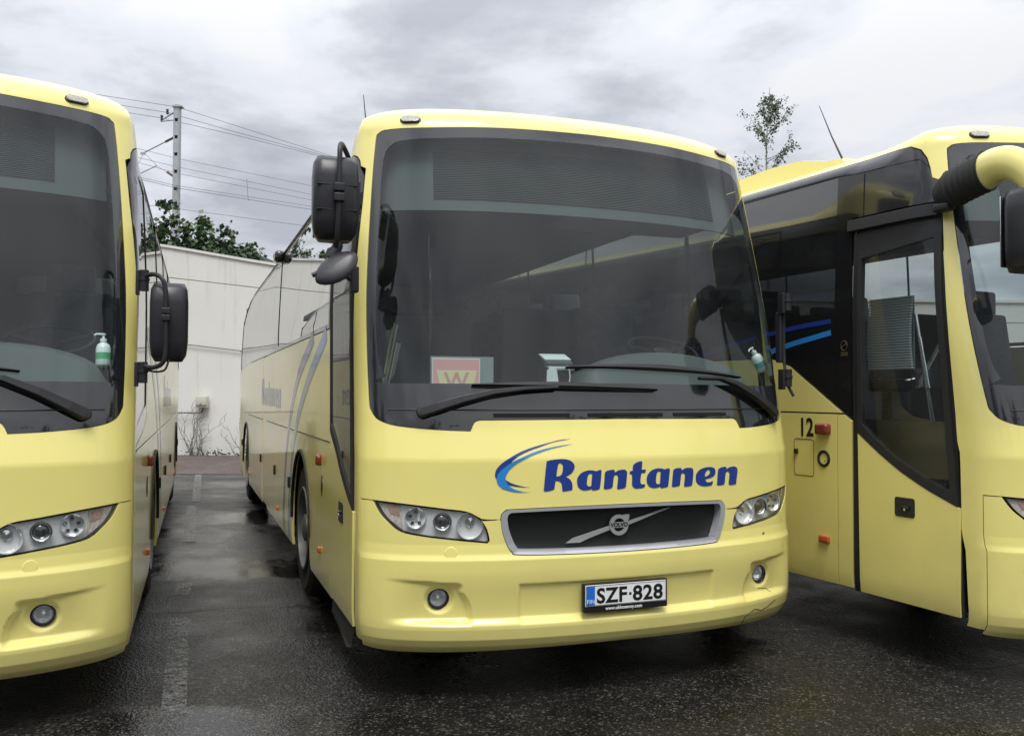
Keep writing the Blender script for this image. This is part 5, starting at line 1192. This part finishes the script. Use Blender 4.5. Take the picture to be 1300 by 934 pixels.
# ------------------------------------------------------------------ hills and far woods
def hills():
    rnd = random.Random(2); n = 220; vs = []; fs = []
    rows = [(120, 0), (150, .35), (185, .8), (230, 1.0), (320, .8), (420, 0)]
    ph = [rnd.random()*6 for _ in range(6)]
    for r, k in rows:
        for i in range(n):
            t = 2*math.pi*i/n; h = 16+8*math.sin(2*t+ph[0])+5*math.sin(5*t+ph[1])+3*math.sin(11*t+ph[2])+1.6*math.sin(23*t+ph[3])+rnd.uniform(-1.2, 1.2)
            vs.append((r*math.cos(t), r*math.sin(t), k*h-.02))
    for j in range(len(rows)-1):
        for i in range(n): fs.append((j*n+i, j*n+(i+1) % n, j*n+n+(i+1) % n, j*n+n+i))
    o = link('hills', mesh('hills', vs, fs, smooth=True), 'hill_green'); o['kind'] = 'structure'
hills()
def knoll():
    xs = np.linspace(-20, 8, 29); vs = []; fs = []; rnd = random.Random(4)
    for x in xs:
        h = float(np.interp(x, [-20, -14, -9.5, -7.2, -5, 0, 8], [5.2, 6.2, 6.3, 5.55, 4.9, 3, 2]))
        for y, k in ((22.6, 0), (23.5, .7), (25.5, .86), (28.5, 1), (34, .9), (44, 0)): vs.append((x, y, h*k*rnd.uniform(.98, 1.02)))
    for i in range(len(xs)-1):
        for k in range(5): fs.append((i*6+k, i*6+6+k, i*6+7+k, i*6+k+1))
    o = link('terrain', mesh('terrain', vs, fs, smooth=True), 'hill_green'); o['kind'] = 'structure'
knoll()

# ------------------------------------------------------------------ trees
def leaf_quad(mb, p, s, rnd, droop=0):
    a = Vector((rnd.gauss(0, 1), rnd.gauss(0, 1), rnd.gauss(0, .6)-droop)).normalized(); b = a.cross(Vector((rnd.gauss(0, 1), rnd.gauss(0, 1), rnd.gauss(0, 1)))).normalized()
    p = Vector(p); mb.add([p, p+a*s*.5+b*s*.42, p+a*s, p+a*s*.5-b*s*.42], [(0, 1, 2, 3)])
def bush(name, label, cat, loc, seed, stems_, leaf, mat, bark, group, per=26, spread=.16):
    rnd = random.Random(seed); t = thing(name, label, cat, loc, 0, group); tr = MB(); cr_ = MB()
    for (x, y, h, lx, ly) in stems_:
        pts = []; n = 9
        for i in range(n+1):
            k = i/n; pts.append(Vector((x*.15+(x+lx*k)*k**.8, y*.15+(y+ly*k)*k, h*k))+Vector((rnd.uniform(-.04, .04), rnd.uniform(-.04, .04), 0)))
        tr.tube(pts, [.045*(1-.85*i/n)*max(.4, h/3) for i in range(n+1)], 6)
        for i in range(2, n+1):
            for _ in range(3):
                L_ = rnd.uniform(.2, .62)*(1.15-.75*i/n)*h/2.2; a = rnd.random()*6.28; p = pts[i]; q = p+Vector((math.cos(a)*L_, math.sin(a)*L_*.7, L_*rnd.uniform(.2, .8)))
                tr.tube([p, (p+q)/2+Vector((0, 0, .03)), q], [.012, .008, .004], 4)
                for _ in range(per):
                    f = rnd.random()**.6; c = p.lerp(q, f)+Vector((rnd.gauss(0, spread*.6), rnd.gauss(0, spread*.6), rnd.gauss(0, spread*.5))); leaf_quad(cr_, c, leaf*rnd.uniform(.6, 1.25), rnd, .3)
    link('trunk', tr.me('trunk', True), bark, t); link('crown', cr_.me('crown'), mat, t)
    return t
bush('broadleaf_tree', 'dark broadleaf treetop in front of the railway mast, tallest above the wall', 'tree', (-8.75, 23.6, 3.2), 11, [(-.25, 0, 3.15, -.05, 0), (.25, .1, 2.8, .2, 0), (.65, 0, 2.5, .45, 0), (1.05, .1, 2.1, .5, 0), (0, .2, 2.6, 0, 0)], .155, 'leaf_dark', 'bark', 'trees above the wall', 22, .15)
bush('broadleaf_tree', 'lower dark broadleaf treetop hard by the left coach', 'tree', (-9.75, 23.5, 3.4), 12, [(0, 0, 2.15, 0, 0), (.35, 0, 2.2, .1, 0), (-.5, 0, 2.2, -.1, 0), (-1.1, .2, 2.0, -.2, 0)], .12, 'leaf_dark', 'bark', 'trees above the wall', 26, .15)
bush('broadleaf_tree', 'low spreading dark shrub on the knoll at the right end of the visible wall', 'shrub', (-7.0, 23.9, 3.4), 13, [(0, 0, 1.72, .2, 0), (-.45, 0, 1.85, 0, 0), (.4, .1, 1.5, .3, 0)], .10, 'leaf_dark', 'bark', 'trees above the wall', 22, .12)
def birch():
    rnd = random.Random(21); t = thing('birch_tree', 'slender young birch with loose sparse leaves rising behind the right coach', 'tree', (7.45, 26, 0)); tr = MB(); cr_ = MB()
    pts = [Vector((.06*math.sin(z*1.3), .04*math.cos(z), z)) for z in np.linspace(0, 10.45, 24)]
    tr.tube(pts, [.085*(1-z/10.6)+.006 for z in np.linspace(0, 10.45, 24)], 8)
    def twig(p, d, L_, r, lv):
        n = 6; q = Vector(p); P = [q.copy()]
        for i in range(n):
            d = (d+Vector((rnd.gauss(0, .14), rnd.gauss(0, .14), rnd.gauss(0, .10)+.05))).normalized(); q = q+d*L_/n; P.append(q.copy())
            if lv and i > 0 and rnd.random() < .8: twig(q, (d+Vector((rnd.gauss(0, .6), rnd.gauss(0, .6), rnd.gauss(0, .4)))).normalized(), L_*.42, r*.5, lv-1)
            for _ in range(4 if not lv else 2):
                c = q+Vector((rnd.gauss(0, .05), rnd.gauss(0, .05), rnd.gauss(-.03, .05))); leaf_quad(cr_, c, rnd.uniform(.045, .08), rnd, .7)
        tr.tube(P, [r*(1-.8*i/n) for i in range(n+1)], 4)
    for z, az, L_ in [(7.6, 3.3, .95), (7.75, 2.6, .85), (7.9, 3.1, .9), (8.0, .3, .5), (8.25, -.2, .75), (8.35, .1, .9), (8.9, 3.2, .65), (9.0, 2.9, .8), (9.0, 0, .5), (9.05, .2, .95), (9.3, -.3, .8), (9.35, 3.5, .4), (9.5, .3, .4), (9.6, 2.8, .4), (9.75, .1, .35), (9.9, 3.2, .25), (10.0, .5, .2), (6.8, .4, 1.3), (6.5, 3, 1.4), (5.8, 1.4, 1.3), (5.2, 4.4, 1.3), (6.2, 5.1, 1.2), (7.2, 1.6, .9), (8.5, 4.6, .6), (9.2, 1.5, .5)]:
        i = min(23, int(z/10.45*23)); up = .45 if z < 8.7 else 1.1; twig(pts[i].lerp(pts[min(23, i+1)], z/10.45*23-i), Vector((math.cos(az), math.sin(az)*.6, up)).normalized(), L_, .016, 1)
    for _ in range(45):
        k = rnd.uniform(8.1, 10.0); leaf_quad(cr_, Vector((rnd.gauss(0, .09), rnd.gauss(0, .09), k)), rnd.uniform(.05, .085), rnd, .7)
    link('trunk', tr.me('trunk', True), 'bark_pale', t); link('crown', cr_.me('crown'), 'leaf_birch', t)
birch()
# woods behind the photographer, seen only in the glass of the coaches
def woods():
    rnd = random.Random(8); mb = MB()
    for i in range(40):
        a = math.pi+math.pi*(i+rnd.uniform(-.3, .3))/40; r = rnd.uniform(28, 38); c = Vector((r*math.cos(a), r*math.sin(a), 0)); h = rnd.uniform(7, 14)
        mb.tube([c, c+Vector((0, 0, h*.8))], [.2, .08], 5)
        for _ in range(520):
            k = rnd.uniform(.08, 1); p = c+Vector((rnd.gauss(0, 1.9*(1.15-k*.7)), rnd.gauss(0, 1.9*(1.15-k*.7)), h*k)); leaf_quad(mb, p, rnd.uniform(.5, 1.1), rnd)
    o = link('far_wood', mb.me('far_wood'), 'leaf_dark'); o['kind'] = 'stuff'
woods()

# ------------------------------------------------------------------ railway mast and wires
ms = thing('railway_mast', 'grey steel railway mast with brackets and insulators standing beyond the wall', 'mast', (-12.05, 32, 0))
def mast_body():
    mb = MB()
    for s in (-1, 1): mb.box((s*.082, 0, 5.86), (.050, .20, 11.72)); 
    mb.box((0, .08, 5.86), (.15, .02, 11.72))
    z = .4
    while z < 11.6: mb.box((0, -.10, z), (.15, .02, .50)); z += .62
    return mb.me('mast_post')
link('mast_post', mast_body(), 'galvanised', ms); link('mast_cap', MB().box((.02, 0, 11.74), (.34, .30, .05)).me('mast_cap'), 'galvanised', ms)
link('top_arm', MB().tube([(-.08, 0, 11.58), (-.60, 0, 11.24)], .028, 6).tube([(-.08, 0, 11.28), (-.60, 0, 11.22)], .024, 6).me('top_arm'), 'galvanised', ms)
for x, z in ((-.36, 11.50), (-.56, 11.28)): link('insulator', MB().lathe([(.03, -.08), (.055, -.06), (.03, -.03), (.055, 0), (.03, .03), (.055, .06), (.045, .1), (0, .12)], (x, 0, z+.06), (0, 0, 1), 10).me('insulator', True), 'insulator', ms)
link('cantilever', MB().tube([(-.08, 0, 10.66), (-1.22, 0, 10.07)], .024, 6).tube([(-.10, 0, 9.24), (-.70, 0, 9.63), (-1.12, 0, 10.05)], .020, 6).tube([(-.70, 0, 9.63), (-1.64, 0, 9.18)], .020, 6).tube([(-1.20, 0, 10.05), (-1.62, 0, 9.2)], .008, 4).tube([(-1.6, 0, 9.19), (-1.3, 0, 9.10), (-1.24, 0, 9.02)], .012, 5).me('cantilever'), 'galvanised', ms)
for a, b in (((-.10, 0, 10.65), (-.42, 0, 10.48)), ((-.12, 0, 9.25), (-.34, 0, 9.40))): link('insulator', MB().tube([a, b], .045, 8).me('insulator', True), 'insulator', ms)
link('clamp', MB().box((-1.22, 0, 10.06), (.16, .05, .08)).me('clamp'), 'galvanised', ms)
wires = {'a': [(-14.37, 30.57, 11.72), (-12.06, 32.0, 11.74), (-8.11, 38.11, 11.72)], 'b': [(-14.24, 30.88, 11.54), (-12.41, 32.0, 11.54), (-10.68, 34.42, 11.54), (-8.03, 37.72, 11.54)], 'c': [(-14.26, 30.94, 11.34), (-12.61, 32.0, 11.34), (-10.59, 34.15, 11.34), (-7.92, 37.22, 11.34)],
 'd': [(-13.35, 30.9, 10.02), (-12.04, 32.2, 9.92), (-8.21, 36.36, 9.92)], 'e': [(-13.28, 30.7, 9.66), (-12.03, 32.2, 9.61), (-8.25, 36.55, 9.61)], 'f': [(-13.08, 30.6, 9.43), (-12.03, 32.2, 9.38), (-8.24, 36.55, 9.38)], 'g': [(-13.69, 30.2, 9.02), (-12.02, 31.8, 8.86), (-7.94, 35.2, 8.84)], 'h': [(-13.69, 30.15, 8.96), (-12.02, 31.8, 8.78), (-8.01, 35.53, 8.78)], 'i': [(-13.15, 31.35, 8.1), (-12.01, 32.2, 8.1), (-8.14, 35.43, 8.1)]}
wl = dict(a='topmost overhead wire, meeting the tip of the railway mast', b='overhead wire second from the top, carried by the upper insulator', c='overhead wire third from the top, carried by the outer insulator', d='uppermost wire of the middle bundle crossing the railway mast below its arm', e='wire just under the uppermost one of the middle bundle', f='third wire down in the middle bundle crossing the mast', g='upper one of the paired contact wires near the lower bracket', h='lower one of the paired contact wires near the lower bracket', i='lowest single wire running just above the treetops')
for k, P in wires.items():
    P = [Vector(p) for p in P]; P = [P[0]+(P[0]-P[1])*6]+P+[P[-1]+(P[-1]-P[-2])*6]
    P[0].z += .5; o = thing('overhead_wire', wl[k], 'wire', (0, 0, 0), 0, 'railway wires', MB().tube(P, .0085 if k in 'abch' else .007, 5).me('overhead_wire', True), 'wire')
for p in (wires['e'], ):
    a = Vector(p[1]).lerp(Vector(p[2]), .48); o = thing('wire_dropper', 'short thin dropper hanging between the overhead wires right of the mast', 'wire', (0, 0, 0), 0, None, MB().tube([a+Vector((0, 0, .1)), a-Vector((-.1, .1, .78))], .007, 4).me('wire_dropper'), 'wire')
